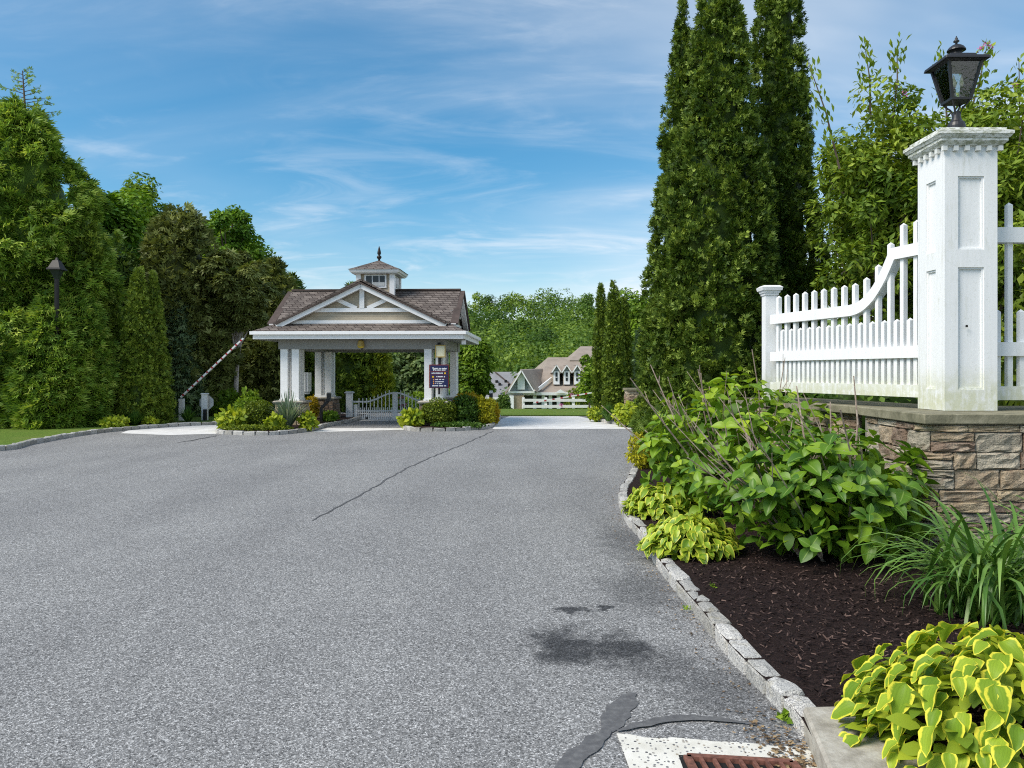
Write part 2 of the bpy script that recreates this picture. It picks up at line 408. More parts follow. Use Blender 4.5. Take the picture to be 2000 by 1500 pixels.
c = t.mix(1.0, br.outputs[0], t.ramp(t.noise(5, 6, .7), [(.3, (.7, .7, .7)), (.7, (1.3, 1.3, 1.3))]), 'MULTIPLY')
M['shingle'] = t.finish(c, .9, t.bump(br.outputs[1], .6, .01), spec=.15)
simple('ridge_cap', (.075, .055, .048), .9, var=.3, scale=4)
def laps(name, col, pitch):
    t = NT(name); sp = t.n('ShaderNodeSeparateXYZ'); t.l(t.pos(), sp.inputs[0])
    fr = t.math('FRACT', t.math('DIVIDE', sp.outputs[2], pitch))
    M[name] = t.finish(t.ramp(t.noise(7, 4), [(.3, tuple(c*.9 for c in col)), (.7, tuple(c*1.08 for c in col))]), .75, t.bump(t.math('SUBTRACT', 1.0, fr), 1.0, .03), spec=.2)
laps('tan_siding', (.42, .36, .27), .14); laps('blue_grey_siding', (.42, .46, .48), .25)
simple('grey_roof', (.24, .24, .25), .9, var=.12, scale=1.2); simple('tan_roof', (.30, .25, .205), .9, var=.16, scale=1.0)
simple('tan_stucco', (.50, .43, .36), .9, var=.06)
simple('black_metal', (.018, .018, .021), .42, spec=.5, var=.2); simple('dark_metal', (.012, .010, .010), .5, var=.2)
simple('rust', (.17, .072, .05), .85, var=.45, scale=40); simple('red_paint', (.42, .028, .04), .5); simple('navy', (.012, .018, .085), .4)
simple('maroon', (.16, .028, .025), .5); simple('yellow_paint', (.80, .50, .02), .5); simple('orange_paint', (.72, .27, .03), .5)
simple('cream', (.72, .68, .47), .5); simple('gold_metal', (.40, .28, .07), .45); simple('dark_window', (.02, .025, .03), .15)
simple('drain_dark', (.012, .012, .012), .9); simple('grey_sign', (.50, .51, .50), .5); simple('pink_flower', (.50, .14, .32), .7); simple('reddish_roof', (.22, .07, .05), .8)
simple('mailbox_grey', (.42, .44, .46), .5); simple('brass_yellow', (.62, .46, .03), .45, var=.3, scale=60)
t = NT('bark'); M['bark'] = t.finish(t.ramp(t.noise(14, 6, .7, 0, st=(1, 1, .25)), [(.3, (.05, .038, .028)), (.7, (.17, .13, .10))]), .95, t.bump(t.noise(20, 5, .7, 0, st=(1, 1, .25)), .8, .02))
t = NT('pale_bark'); M['pale_bark'] = t.finish(t.ramp(t.noise(9, 6, .7, 0, st=(1, 1, .3)), [(.3, (.30, .265, .24)), (.7, (.62, .58, .54))]), .95, t.bump(t.noise(20, 5, .7, 0, st=(1, 1, .25)), .6, .02))
t = NT('twig'); M['twig'] = t.finish(t.ramp(t.noise(16, 5, .7), [(.3, (.15, .10, .075)), (.5, (.33, .25, .20)), (.72, (.56, .47, .38))]), .9)
t = NT('lantern_glass')
gl = t.n('ShaderNodeBsdfGlossy'); gl.inputs['Roughness'].default_value = .06; tr = t.n('ShaderNodeBsdfTransparent'); tr.inputs[0].default_value = (.93, .96, .95, 1)
gb = t.bump(t.noise(25, 2), .12, .01); t.l(gb, gl.inputs['Normal'])
fr = t.n('ShaderNodeFresnel'); fr.inputs[0].default_value = 1.5
mx = t.n('ShaderNodeMixShader'); t.l(t.math('ADD', fr.outputs[0], .02), mx.inputs[0]); t.l(tr.outputs[0], mx.inputs[1]); t.l(gl.outputs[0], mx.inputs[2]); t.l(mx.outputs[0], t.out.inputs[0])
M['lantern_glass'] = t.m

fol = dict(
    thuja=((.034, .072, .008), (.10, .165, .017), (.32, .42, .07)),
    thuja_far=((.055, .10, .011), (.135, .21, .022), (.30, .39, .05)),
    giant=((.09, .175, .024), (.26, .41, .055), (.56, .66, .13)),
    yellow_thuja=((.10, .15, .01), (.22, .28, .02), (.38, .42, .035)),
    blue_conifer=((.06, .11, .05), (.14, .22, .10), (.28, .37, .17)),
    cedar=((.075, .095, .022), (.165, .20, .05), (.31, .35, .11)),
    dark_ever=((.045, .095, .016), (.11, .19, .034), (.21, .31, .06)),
    maple=((.05, .125, .012), (.125, .25, .022), (.25, .40, .042)),
    bright=((.085, .165, .013), (.20, .32, .025), (.36, .48, .05)),
    willow=((.10, .16, .05), (.20, .29, .11), (.36, .45, .2)),
    rhodo=((.06, .115, .012), (.18, .275, .025), (.40, .48, .06)),
    forest=((.045, .10, .016), (.105, .19, .025), (.215, .31, .045)),
    box=((.06, .10, .010), (.15, .21, .018), (.30, .35, .03)),
    spirea=((.20, .22, .012), (.44, .42, .02), (.62, .56, .035)),
    gold=((.26, .20, .012), (.50, .38, .02), (.60, .42, .03)),
    azalea=((.03, .07, .010), (.07, .15, .02), (.15, .25, .035)),
    hosta_far=((.14, .23, .018), (.34, .42, .03), (.58, .60, .05)),
    yucca=((.08, .13, .09), (.18, .26, .18), (.46, .52, .42)),
    daylily=((.03, .085, .014), (.075, .17, .025), (.16, .28, .055)),
)
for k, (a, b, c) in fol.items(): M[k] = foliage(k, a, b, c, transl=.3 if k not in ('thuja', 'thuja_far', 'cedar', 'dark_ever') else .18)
M['hydrangea_leaf'] = foliage('hydrangea_leaf', (.06, .15, .014), (.115, .235, .016), (.24, .38, .024), .28, .42, 'obj', .4, ('mid', (.22, .34, .07)))
M['hydrangea_pale_leaf'] = foliage('hydrangea_pale_leaf', (.13, .25, .018), (.24, .38, .022), (.40, .52, .032), .32, .45, 'obj', .4, ('mid', (.3, .42, .08)))
M['hydrangea_inner'] = foliage('hydrangea_inner', (.07, .155, .014), (.13, .25, .018), (.24, .37, .026), .25, .45)
M['hosta_leaf'] = foliage('hosta_leaf', (.15, .27, .02), (.25, .38, .028), (.40, .52, .045), .30, .5, 'obj', .25, ('margin', (.80, .74, .07)))
M['hosta_small_leaf'] = foliage('hosta_small_leaf', (.15, .28, .022), (.26, .40, .03), (.42, .54, .045), .28, .42, 'obj', .4, ('margin', (.68, .68, .08)))
M['daylily_blade'] = foliage('daylily_blade', (.045, .12, .018), (.11, .23, .035), (.23, .37, .08), .22, .38, 'obj', .45)

# ------------------------------------------------------------------ ground, road, beds
def flat_poly(name, pts, z, mat, kind='structure', parent=None):
    pts = [Vector((p[0], p[1], 0)) for p in pts]
    tris = tessellate_polygon([pts])
    me = bpy.data.meshes.new(name)
    fs = []
    for a, b, c in tris:
        nz = (pts[b]-pts[a]).cross(pts[c]-pts[a]).z
        fs.append((a, b, c) if nz > 0 else (a, c, b))
    me.from_pydata([(p.x, p.y, z) for p in pts], [], fs); me.update(); me.materials.append(mat)
    o = put(name, me, parent)
    if kind: o['kind'] = kind
    return o
def smooth_path(pts, n=6, closed=False):
    """Catmull-Rom through points"""
    P = [Vector((*p, 0)) if len(p) == 2 else Vector(p) for p in pts]; out = []; m = len(P)
    rng_ = range(m if closed else m-1)
    for i in rng_:
        p0 = P[(i-1) % m] if closed or i > 0 else P[0]*2-P[1]; p1 = P[i]; p2 = P[(i+1) % m]
        p3 = P[(i+2) % m] if closed or i+2 < m else P[-1]*2-P[-2]
        for k in range(n):
            s = k/n
            out.append(.5*((2*p1)+(p2-p0)*s+(2*p0-5*p1+4*p2-p3)*s*s+(3*p1-p0-3*p2+p3)*s**3))
    if not closed: out.append(P[-1])
    return out
class Path:
    def __init__(s, pts, flip=False):
        s.p = [Vector((q[0], q[1], 0)) for q in pts]
        s.c = [0]
        for a, b in zip(s.p, s.p[1:]): s.c.append(s.c[-1]+(b-a).length)
        s.L = s.c[-1]; s.sg = -1 if flip else 1
    def at(s, u):
        u = min(max(u, 0), s.L-1e-6); i = int(np.searchsorted(s.c, u, 'right'))-1; i = min(max(i, 0), len(s.p)-2)
        w = (u-s.c[i])/max(s.c[i+1]-s.c[i], 1e-9)
        return s.p[i].lerp(s.p[i+1], w)
    def frame(s, u, e=.05):
        a, b = s.at(u-e), s.at(u+e); d = (b-a); d = d.normalized() if d.length > 1e-6 else Vector((1,0,0))
        return s.at(u), d, Vector((d.y, -d.x, 0))*s.sg      # n = right-hand side of travel (road side)

# terrain sheet, reaching far behind the hill
xs = np.concatenate([np.linspace(-420, -60, 10), np.linspace(-50, 60, 23), np.linspace(70, 420, 10)])
ys = np.array([-60, -20, 0, 10, 20, 28, 32, 37, 42, 45, 52, 60, 70, 80, 95, 110, 130, 150, 170, 190, 210, 235, 260, 285, 310, 340, 500, 900], float)
XX, YY = np.meshgrid(xs, ys); ZZ = np.vectorize(terr)(YY) - .03
V = np.stack([XX, YY, ZZ], -1).reshape(-1, 3); nx = len(xs)
Fq = np.array([(j*nx+i, j*nx+i+1, (j+1)*nx+i+1, (j+1)*nx+i) for j in range(len(ys)-1) for i in range(nx-1)])
g = put('ground', np_mesh('ground', V, Fq, M['grass'], smooth=True)); g['kind'] = 'structure'
flat_poly('road', [(-34, -8), (9, -8), (9, 34), (-34, 34)], 0, M['asphalt'])

kerb_group = []
def kerb_stone_mesh(path, s0, s1, h, w, rng):
    prof = [(0.0, -.03), (.004, h*.78), (-.012, h*.97), (-w*.45, h*1.02), (-w*.88, h*.98), (-w, h*.8), (-w, -.03)]
    us = (0, .06, .5, .94, 1); vs = []; np_ = len(prof); jit = [rng.uniform(-.007, .007) for _ in range(40)]
    tip = rng.uniform(-.008, .008)
    for i, u in enumerate(us):
        p, d, n = path.frame(s0+(s1-s0)*u)
        sh = .024 if i in (0, len(us)-1) else 0
        for k, (o, z) in enumerate(prof):
            oo = o - sh if k < 3 else (o + sh if k > 3 else o)
            vs.append(p + n*(oo + jit[(i*3+k) % 40]*.8) + Vector((0, 0, z - (sh if 0 < k < np_-1 else 0) + jit[(i*5+k*2) % 40] + tip*(u-.5)*2)))
    fs = [(i*np_+k, i*np_+k+1, (i+1)*np_+k+1, (i+1)*np_+k) for i in range(len(us)-1) for k in range(np_-1)]
    fs += [tuple(range(np_)), tuple(range(len(us)*np_-1, (len(us)-1)*np_-1, -1))]
    me = bpy.data.meshes.new('kerb_stone'); me.from_pydata(vs, [], fs); me.materials.append(M['granite']); me.update()
    return me
def kerb(pts, seed, ln=(.2, .3), h=.11, w=.12, flip=False, name='kerb'):
    rng = random.Random(seed); path = Path(pts, flip); r = struct_root(name); s = 0
    while s < path.L-.1:
        L = min(rng.uniform(*ln), path.L-s)
        put('kerb_stone', kerb_stone_mesh(path, s+.008, s+L-.008, h*rng.uniform(.90, 1.10), w, rng), r); s += L
    return r

# right-hand bed: kerb runs from the drain away from the camera, then round behind the shrubs
RK = [G(*p) for p in ((1566,1441),(1520,1385),(1478,1344),(1419,1281),(1371,1218),(1317,1152),(1278,1100),(1252,1055),(1221,1019),(1209,985),(1212,962),(1223,947),(1236,918),(1241,880),(1243,850),(1230,834),(1204,829.5),(1175,825),(1152,817.5))]
RKs = smooth_path(RK, 6)
kerb(RKs, 3, (.2, .3), .10, .112, flip=True)
bed_pts = [(p.x, p.y) for p in RKs] + [(4.0, 31), (14, 31), (14, 1.2), (1.15, 1.2), (1.2, 2.9)]
flat_poly('mulch_bed', bed_pts, .085, M['mulch'])

# left lawn and its kerb
LK = [(-20, 10.6), (-15, 12.6), (-12, 14.6)] + [G(*p) for p in ((0,881),(64,868),(149,852.5),(213,844),(299,836.5),(373,831.5),(427,829.5))] + [(-8.55, 26.2), (-8.6, 29), (-9.2, 33)]
LKs = smooth_path(LK, 5)
kerb(LKs, 5, (.27, .4), .10, .14, flip=False)
flat_poly('lawn', [(p.x, p.y) for p in LKs] + [(-9.2, 36), (-60, 36), (-60, 10.6)], .08, M['grass'])

# planted islands either side of the gate lane
LI = [G(*p) for p in ((421,846),(464,849.7),(528,850.2),(576,846.5),(608,841.6),(640,833.5),(672,827),(696,822))] + [(-5.1, 28.6), (-5.8, 29.3), (-7.5, 29.3), (-8.0, 28), (-7.9, 24.5), (-7.95, 22.6)]
LIs = smooth_path(LI, 5, True)
kerb(LIs + LIs[:1], 8, (.26, .36), .10, .13, flip=False)
flat_poly('island_bed', [(p.x, p.y) for p in LIs], .085, M['mulch'])
RI = [G(*p) for p in ((787,837.5),(805,842),(850,842.8),(897,841.7),(940,838.5),(958,835.5),(970,829),(977,819.5))] + [(-.45, 28.4), (-1.0, 29.2), (-2.2, 29.2), (-2.65, 28), (-2.75, 25), (-3.0, 23.2)]
RIs = smooth_path(RI, 5, True)
kerb(RIs + RIs[:1], 9, (.26, .36), .10, .13, flip=False)
flat_poly('island_bed', [(p.x, p.y) for p in RIs], .085, M['mulch'])

# pale concrete aprons at the lane mouths
flat_poly('concrete_apron', [G(235,846.5), G(330,850), G(421,847.5), (-7.9,22.6), (-8.0,28), (-8.2,33.5), (-9.1,33.5), (-8.5,26.0), G(427,830), G(373,832), G(299,837), G(250,841)], .004, M['concrete'])
flat_poly('concrete_apron', [G(962,837.8), G(1236,837.8), G(1204,830), G(1152,818), (2.4, 28.9), (-.1, 28.9), G(977,819.5)], .004, M['concrete'])
flat_poly('concrete_apron', [G(606,844.4), G(789,839.6), G(786,836.5), G(640,836.5)], .004, M['concrete'])
flat_poly('concrete_apron', [(-5.05, 26.2), (-2.6, 26.2), (-2.6, 26.75), (-5.05, 26.75)], .004, M['concrete'])
flat_poly('grass_verge', [(-.5, 28.9), (8, 28.9), (8, 34.2), (-60, 34.2), (-60, 31.5), (-5.3, 31.5), (-2.6, 31.5)], .03, M['grass'])

# sealed cracks and patches
def strip(name, px, w, z=.004, mat='sealant', seed=0, step=.12, wob=.12):
    rng = random.Random(seed); pts = [Vector((*G(*p), 0)) for p in px]; pa = Path(smooth_path([(p.x, p.y) for p in pts], 8))
    n = max(6, int(pa.L/step)); vs = []
    for i in range(n+1):
        p, d, nn = pa.frame(pa.L*i/n); ww = (w(i/n) if callable(w) else w)
        p = p + nn*rng.uniform(-wob, wob)*ww; ee = min(1, .35+min(i, n-i)*.28)
        vs += [p + nn*ww*.5*ee*rng.uniform(.88, 1.1), p - nn*ww*.5*ee*rng.uniform(.88, 1.1)]
    vs = [(v.x, v.y, z) for v in vs]
    me = bpy.data.meshes.new(name); me.from_pydata(vs, [], [(2*i, 2*i+2, 2*i+3, 2*i+1) for i in range(n)]); me.update(); me.materials.append(M[mat])
    o = put(name, me); o['kind'] = 'structure'; return o
strip('crack', [(963,842),(905,868),(850,890),(800,912),(742,945),(690,975),(640,1000),(610,1018)], lambda s: .036*(1-.6*s)+.010, .004, 'crack_line', 1, .16, .75)
strip('crack', [(425,851),(388,858),(345,865)], .05, .007, 'crack_line', 2, .2, .6)
strip('road_patch', [(1234,1354),(1215,1380),(1197,1405),(1180,1434)], .115, .004, 'sealant', 3, .05)
strip('road_patch', [(1186,1428),(1155,1455),(1122,1485),(1085,1530)], .095, .0065, 'sealant', 4, .05)
strip('road_patch', [(1205,1430),(1255,1418),(1300,1408),(1365,1405),(1420,1409),(1480,1420)], lambda s: .05*math.sin(PI*min(1, .15+s*.85))+.012, .009, 'sealant', 5, .05)

# ------------------------------------------------------------------ storm drain by the kerb
t_ = thing('storm_drain', 'storm drain with rusty grate set in speckled concrete beside the kerb', 'drain', (*G(1400,1480), 0))
gx0, gy0 = G(1342,1484); gx1, gy1 = G(1548,1496)
ax0, ay0 = G(1205,1437); ax1, ay1 = G(1590,1463)
ap = MB(); zt = .006
a0, a1 = Vector((ax0, ay0, 0)), Vector((ax1, ay1, 0))
rng = random.Random(2)
edge = [a0.lerp(a1, i/14) + Vector((0, rng.uniform(-.012, .012), 0)) for i in range(15)]
gl0, gl1 = Vector((gx0-.03, gy0+.03, 0)), Vector((gx1+.03, gy1+.03, 0))
vs = [(p.x, p.y, zt) for p in edge]
inner = [(gl0.lerp(gl1, i/14)) for i in range(15)]
vs += [(p.x, p.y, zt) for p in inner]
fs = [(i+15, i+16, i+1, i) for i in range(14)]
n0 = len(vs); vs += [(ax0+.04, 2.3, zt), (gl0.x-.04, 2.3, zt), (gl1.x+.05, 2.3, zt), (ax1+.05, 2.3, zt)]
fs += [(n0, n0+1, 15, 0), (n0+2, n0+3, 14, 29)]
me = bpy.data.meshes.new('concrete_surround'); me.from_pydata(vs, [], fs); me.update(); me.materials.append(M['speckled_concrete']); put('concrete_surround', me, t_)
MB().slab([(gl0.x, 2.3, .003), (gl1.x, 2.3, .003), (gl1.x, gl1.y-.005, .003), (gl0.x, gl0.y-.005, .003)], .002).build('drain_pit', M['drain_dark'], t_)
fr_ = MB(); a = Vector((gx0, gy0, .012)); b = Vector((gx1, gy1, .012))
fr_.beam(a, b, .03, .02).beam(a, a+Vector((.03, -.9, 0)), .03, .02).beam(b, b+Vector((.03, -.9, 0)), .03, .02).build('grate_frame', M['rust'], t_)
for i in range(1, 8):
    p = a.lerp(b, i/8.0) - Vector((0, .012, 0)); MB().beam(p, p+Vector((.03, -.88, 0)), .014, .018).build('grate_bar', M['rust'], t_)
# concrete hood of the inlet at the kerb end
h = MB(); c0 = [G(1568,1432), G(1650,1430), (1.62, 3.02), (1.58, 2.3), (1.17, 2.3), (1.19, 3.0)]
h.slab([(x, y, .12) for x, y in reversed(c0)], .13, (0, 0, 1))
o = h.build('drain_hood', M['weathered_concrete'], bevel=.012); tag(o, 'weathered concrete inlet hood at the near end of the granite kerb', 'concrete hood')
# leaf litter in the gutter
rng = np.random.default_rng(5); n = 500
pos = np.stack([1.17+rng.normal(0, .07, n), 3.2+rng.normal(0, .22, n), np.full(n, .012)], 1); pos[:, 0] -= .1*(pos[:, 1]-3.2)
V, Fq, k = scatter(DIAM, pos, np.stack([rng.normal(size=n), rng.normal(size=n), rng.normal(size=n)*.15], 1), np.tile([0, 0, 1.], (n, 1)), rng.uniform(.012, .032, n))
M['litter'] = foliage('litter', (.05, .035, .02), (.17, .11, .06), (.42, .30, .16), 0, .8)
o = put('leaf_litter', np_mesh('leaf_litter', V, Fq, M['litter'], rng.random(n))); o['kind'] = 'stuff'
rng = np.random.default_rng(15); n = 520; kp = Path(RKs); pos = []
for i in range(n):
    p, d, nn = kp.frame(rng.uniform(0, 11)); o_ = .02+abs(rng.normal(0, .10)); q = p - nn*o_
    pos.append((q.x, q.y, .006))
pos = np.array(pos); V, Fq, k = scatter(DIAM, pos, np.stack([rng.normal(size=n), rng.normal(size=n), rng.normal(size=n)*.15], 1), np.tile([0, 0, 1.], (n, 1)), rng.uniform(.008, .024, n))
o = put('kerb_grit', np_mesh('kerb_grit', V, Fq, M['litter'], rng.random(n))); o['kind'] = 'stuff'
# loose mulch chips over the near bed
rng = np.random.default_rng(11); n = 26000
px_ = rng.uniform(.9, 4.2, n); py_ = 2.6 + 6.0*rng.random(n)**1.35
rkx = np.interp(py_, [p.y for p in RKs[:60]], [p.x for p in RKs[:60]])
ok = px_ > rkx + .15; px_, py_ = px_[ok], py_[ok]; n = len(px_)
pos = np.stack([px_, py_, .088+rng.random(n)*.014], 1)
th = rng.uniform(0, 2*PI, n)
CHIP = (np.array([(-.13, 0, 0), (.13, .05, 0), (.10, 1, .03), (-.1, .93, .03)], float), np.array([(0, 1, 2, 3)]))
V, Fq, k = scatter(CHIP, pos, np.stack([np.cos(th), np.sin(th), rng.normal(0, .35, n)], 1), np.stack([rng.normal(0, .5, n), rng.normal(0, .5, n), np.ones(n)], 1), rng.uniform(.012, .042, n))
o = put('mulch_chips', np_mesh('mulch_chips', V, Fq, M['mulch_chip'], rng.random(n)**1.8)); o['kind'] = 'stuff'

# ------------------------------------------------------------------ stone pier wall
def stone_mesh(path, s0, s1, z0, z1, rng, mat, proud=.034, nu=5, nv=3, rough=.013):
    vs = []; us = [0, .1, .5, .9, 1] if nu == 5 else [0, .12, .88, 1]; vv = [0, .14, .86, 1] if nv == 3 else [0, .2, .8, 1]
    if s1-s0 > .14 and rough > .01: us = [0, .06, .22, .42, .6, .8, .94, 1]; vv = [0, .1, .34, .64, .9, 1]
    ph = rng.uniform(0, 50); base_d = proud*rng.uniform(.65, 1.25); jz0, jz1 = rng.uniform(-.004, .004), rng.uniform(-.004, .004)
    for i, u in enumerate(us):
        s = s0+(s1-s0)*u; p, d, n = path.frame(s, .04)
        for j, v in enumerate(vv):
            e = (i in (0, len(us)-1)) or (j in (0, len(vv)-1))
            dep = base_d*(.72 if e else 1.0) + rng.uniform(-rough, rough)*(.45 if e else 1)
            z = z0+(z1-z0)*v + (jz0 if j == 0 else jz1 if j == len(vv)-1 else 0)*math.sin(i*1.7+ph)*1.6
            vs.append(p + n*dep + d*(rng.uniform(-.004, .004)) + Vector((0, 0, z)))
    nvv = len(vv); nuu = len(us)
    fs = [(i*nvv+j, (i+1)*nvv+j, (i+1)*nvv+j+1, i*nvv+j+1) for i in range(nuu-1) for j in range(nvv-1)]
    ring = [i*nvv for i in range(nuu)] + [(nuu-1)*nvv+j for j in range(1, nvv)] + [i*nvv+nvv-1 for i in range(nuu-2, -1, -1)] + [j for j in range(nvv-2, 0, -1)]
    base = len(vs); cen = path.frame((s0+s1)/2)[2]
    for r in ring:
        vs.append(Vector(vs[r]) - path.frame(s0+(s1-s0)*us[r//nvv], .04)[2]*.05)
    m = len(ring); fs += [(ring[k], base+k, base+(k+1) % m, ring[(k+1) % m]) for k in range(m)]
    fs = [tuple(reversed(f)) for f in fs] if path.sg < 0 else fs
    me = bpy.data.meshes.new('stone'); me.from_pydata(vs, [], fs); me.update(); me.materials.append(mat)
    bm = bmesh.new(); bm.from_mesh(me); bmesh.ops.recalc_face_normals(bm, faces=bm.faces); bm.to_mesh(me); bm.free()
    return me
def lay_stones(parent, path, z0, z1, seed, rows=(.075, .165), lens=(.18, .46), name='stone', sub=.28, joint=.0045, **kw):
    rng = random.Random(seed); z = z0
    while z < z1-.02:
        hgt = rng.uniform(*rows)
        if z1-(z+hgt) < rows[0]*.7: hgt = z1-z
        s = 0.0
        while s < path.L-.02:
            L = rng.uniform(*lens)*(1.0 if hgt > .13 else 1.15)
            if path.L-(s+L) < lens[0]*.7: L = path.L-s
            cuts = [(z, z+hgt)]
            if rng.random() < sub and hgt > .13:
                m = z+hgt*rng.uniform(.4, .62); cuts = [(z, m), (m, z+hgt)]
            for a, b in cuts:
                put(name, stone_mesh(path, s+joint, s+L-joint, a+joint, b-joint, rng, M['ledge_stone'], **kw), parent)
            s += L
        z += hgt
PIER_F = 6.47
wall = thing('stone_wall', 'ledgestone wall with bluestone cap below the white picket fence', 'wall', (3.4, 6.6, 0))
def arc(cx, cy, r, a0, a1, n=6): return [(cx+r*math.cos(math.radians(a0+(a1-a0)*i/n)), cy+r*math.sin(math.radians(a0+(a1-a0)*i/n))) for i in range(n+1)]
face = [(2.98, 10.6), (3.28, 9.35), (3.57, 8.18)]
pier = [(3.47, 7.72)] + [(3.40, 6.66)] + arc(3.54, 6.62, .14, 180, 270, 6)[1:] + [(5.6, 6.48)]
for pl, sd in ((face, 21), (pier, 22)):
    pa = Path(pl, False); rngm = MB()
    pts = [pa.frame(pa.L*i/60) for i in range(61)]
    # mortar bed behind the stones
    vs = []; 
    for p, d, n in pts: vs += [p - n*.004 + Vector((0, 0, 0)), p - n*.004 + Vector((0, 0, 1.18))]
    fs = [(2*i, 2*i+2, 2*i+3, 2*i+1) for i in range(60)]
    me = bpy.data.meshes.new('mortar'); me.from_pydata(vs, [], fs); me.update(); me.materials.append(M['mortar']); put('mortar', me, wall)
    lay_stones(wall, pa, .06, 1.172, sd)
MB().box(3.47, 3.75, 7.70, 7.76, 0, 1.17).build('return_face', M['mortar'], wall)
# cap slabs
cz0, cz1 = 1.178, 1.262
MB().slab([(3.33, 6.43, cz1), (5.7, 6.43, cz1), (5.7, 8.1, cz1), (3.395, 8.1-.3, cz1)], cz1-cz0, (0, 0, 1)).build('cap_slab', M['bluestone'], wall, bevel=.008)
MB().slab([(3.53, 7.81, cz1-.004), (4.55, 7.81, cz1-.004), (3.95, 10.7, cz1-.004), (2.90, 10.7, cz1-.004)], cz1-cz0, (0, 0, 1)).build('cap_slab', M['bluestone'], wall, bevel=.008)
MB().slab([(3.55, 6.55, 1.17), (5.5, 6.55, 1.17), (5.5, 8.0, 1.17), (3.55, 8.0, 1.17)], 1.2, (0, 0, 1)).build('wall_core', M['mortar'], wall)

# ------------------------------------------------------------------ tall white pillar
px0, px1, py0, py1 = 3.75, 4.207, 6.90, 7.357
pz0, pz1 = 1.266, 3.56
pil = thing('fence_pillar', 'tall white panelled square pillar with dentil cap on the stone wall', 'pillar', ((px0+px1)/2, (py0+py1)/2, pz0))
def panel_face(parent, o, r, nrm_, w):
    """one recessed face: stiles, rails and sunk panels.  o = lower-left corner, r = right dir"""
    o, r, nn = Vector(o), Vector(r), Vector(nrm_)
    zs = [(pz0, 1.45), (2.51, 2.665), (3.30, pz1)]       # rails; the panels lie between them
    def bx(u0, u1, z0, z1, d0, d1, mb):
        vs = [o + r*u + nn*d + Vector((0, 0, z-pz0)) for z in (z0, z1) for u, d in ((u0, d0), (u1, d0), (u1, d1), (u0, d1))]
        mb.add(vs, [(0,3,2,1),(4,5,6,7),(0,1,5,4),(1,2,6,5),(2,3,7,6),(3,0,4,7)])
    mb = MB()
    st = .115
    bx(0, st, pz0, pz1, -.03, 0, mb); bx(w-st, w, pz0, pz1, -.03, 0, mb)
    for a, b in zs: bx(st, w-st, a, b, -.03, 0, mb)
    mb.build('panel_frame', M['white_paint'], parent)
    for a, b in ((1.45, 2.51), (2.665, 3.30)):
        m2 = MB(); bx(st, w-st, a, b, -.034, -.026, m2)
        m2.build('panel', M['white_paint'], parent)
        m3 = MB()                                          # bead round the panel
        for u0, u1, z0, z1 in ((st, st+.016, a+.016, b-.016), (w-st-.016, w-st, a+.016, b-.016), (st, w-st, a, a+.016), (st, w-st, b-.016, b)):
            bx(u0, u1, z0, z1, -.026, -.012, m3)
        m3.build('panel_bead', M['white_paint'], parent)
w_ = px1-px0
e = .031
MB().box(px0+e, px1-e, py0+e, py1-e, pz0, pz1).build('pillar_core', M['white_paint'], pil)
panel_face(pil, (px0, py0, pz0), (1, 0, 0), (0, -1, 0), w_)
panel_face(pil, (px0, py1-.032, pz0), (0, -1, 0), (-1, 0, 0), w_-.064)
panel_face(pil, (px1, py1, pz0), (-1, 0, 0), (0, 1, 0), w_)
panel_face(pil, (px1, py0+.032, pz0), (0, 1, 0), (1, 0, 0), w_-.064)
MB().frustum(px0+.19, py0-.001, 2.0-.01, 2.0+.01, .009, .009, .003, .003).build('bolt_hole', M['dark_metal'], pil)
xc, yc = (px0+px1)/2, (py0+py1)/2
hw = w_/2
MB().frustum(xc, yc, pz1-.0, 3.592, hw+.028, hw+.06).frustum(xc, yc, 3.593, 3.618, hw+.06, hw+.06).build('cap_moulding', M['mossy_white'], pil)
MB().frustum(xc, yc, 3.619, 3.645, hw+.07, hw+.088).frustum(xc, yc, 3.646, 3.672, hw+.092, hw+.092).frustum(xc, yc, 3.673, 3.69, hw+.092, hw+.05).build('cap_crown', M['mossy_white'], pil)
MB().frustum(xc, yc, 3.691, 3.708, hw+.052, hw+.05).build('cap_top', M['mossy_white'], pil)
for side in range(4):
    R = Matrix.Translation((xc, yc, 0)) @ Matrix.Rotation(side*PI/2, 4, 'Z')
    for k in range(6):
        x = -hw-.012 + (2*hw+.024)*k/5.0
        if side in (1, 3) and k in (0, 5): continue
        MB().box(x-.019, x+.019, -hw-.034, -hw-.002, 3.515, 3.556, R).build('dentil', M['white_paint_cap'], pil)

# ------------------------------------------------------------------ lantern
lan = thing('lantern', 'large black lantern with seeded glass panes on top of the white pillar', 'lantern', (xc, yc, 3.708))
MB().lathe(xc, yc, [(.075, 3.708), (.075, 3.80), (.066, 3.83), (.05, 3.845), (.038, 3.87), (.035, 3.9), (.03, 3.93)], 20).build('stem', M['black_metal'], lan, smooth=False)
bz0, bz1, b0, b1 = 4.03, 4.335, .082, .142
for sx, sy in ((-1,-1),(1,-1),(1,1),(-1,1)):
    MB().beam((xc+sx*b0, yc+sy*b0, bz0), (xc+sx*b1, yc+sy*b1, bz1), .022, .022, (0, 1, .1)).build('corner_bar', M['black_metal'], lan)
    MB().tube([(xc+sx*.02, yc+sy*.02, 3.90), (xc+sx*.035, yc+sy*.035, 3.955), (xc+sx*.06, yc+sy*.06, 3.985), (xc+sx*.08, yc+sy*.08, 4.022)], .0085, 6).build('scroll_bracket', M['black_metal'], lan)
MB().frustum(xc, yc, bz0-.016, bz0+.004, b0+.010, b0+.012).build('bottom_plate', M['black_metal'], lan)
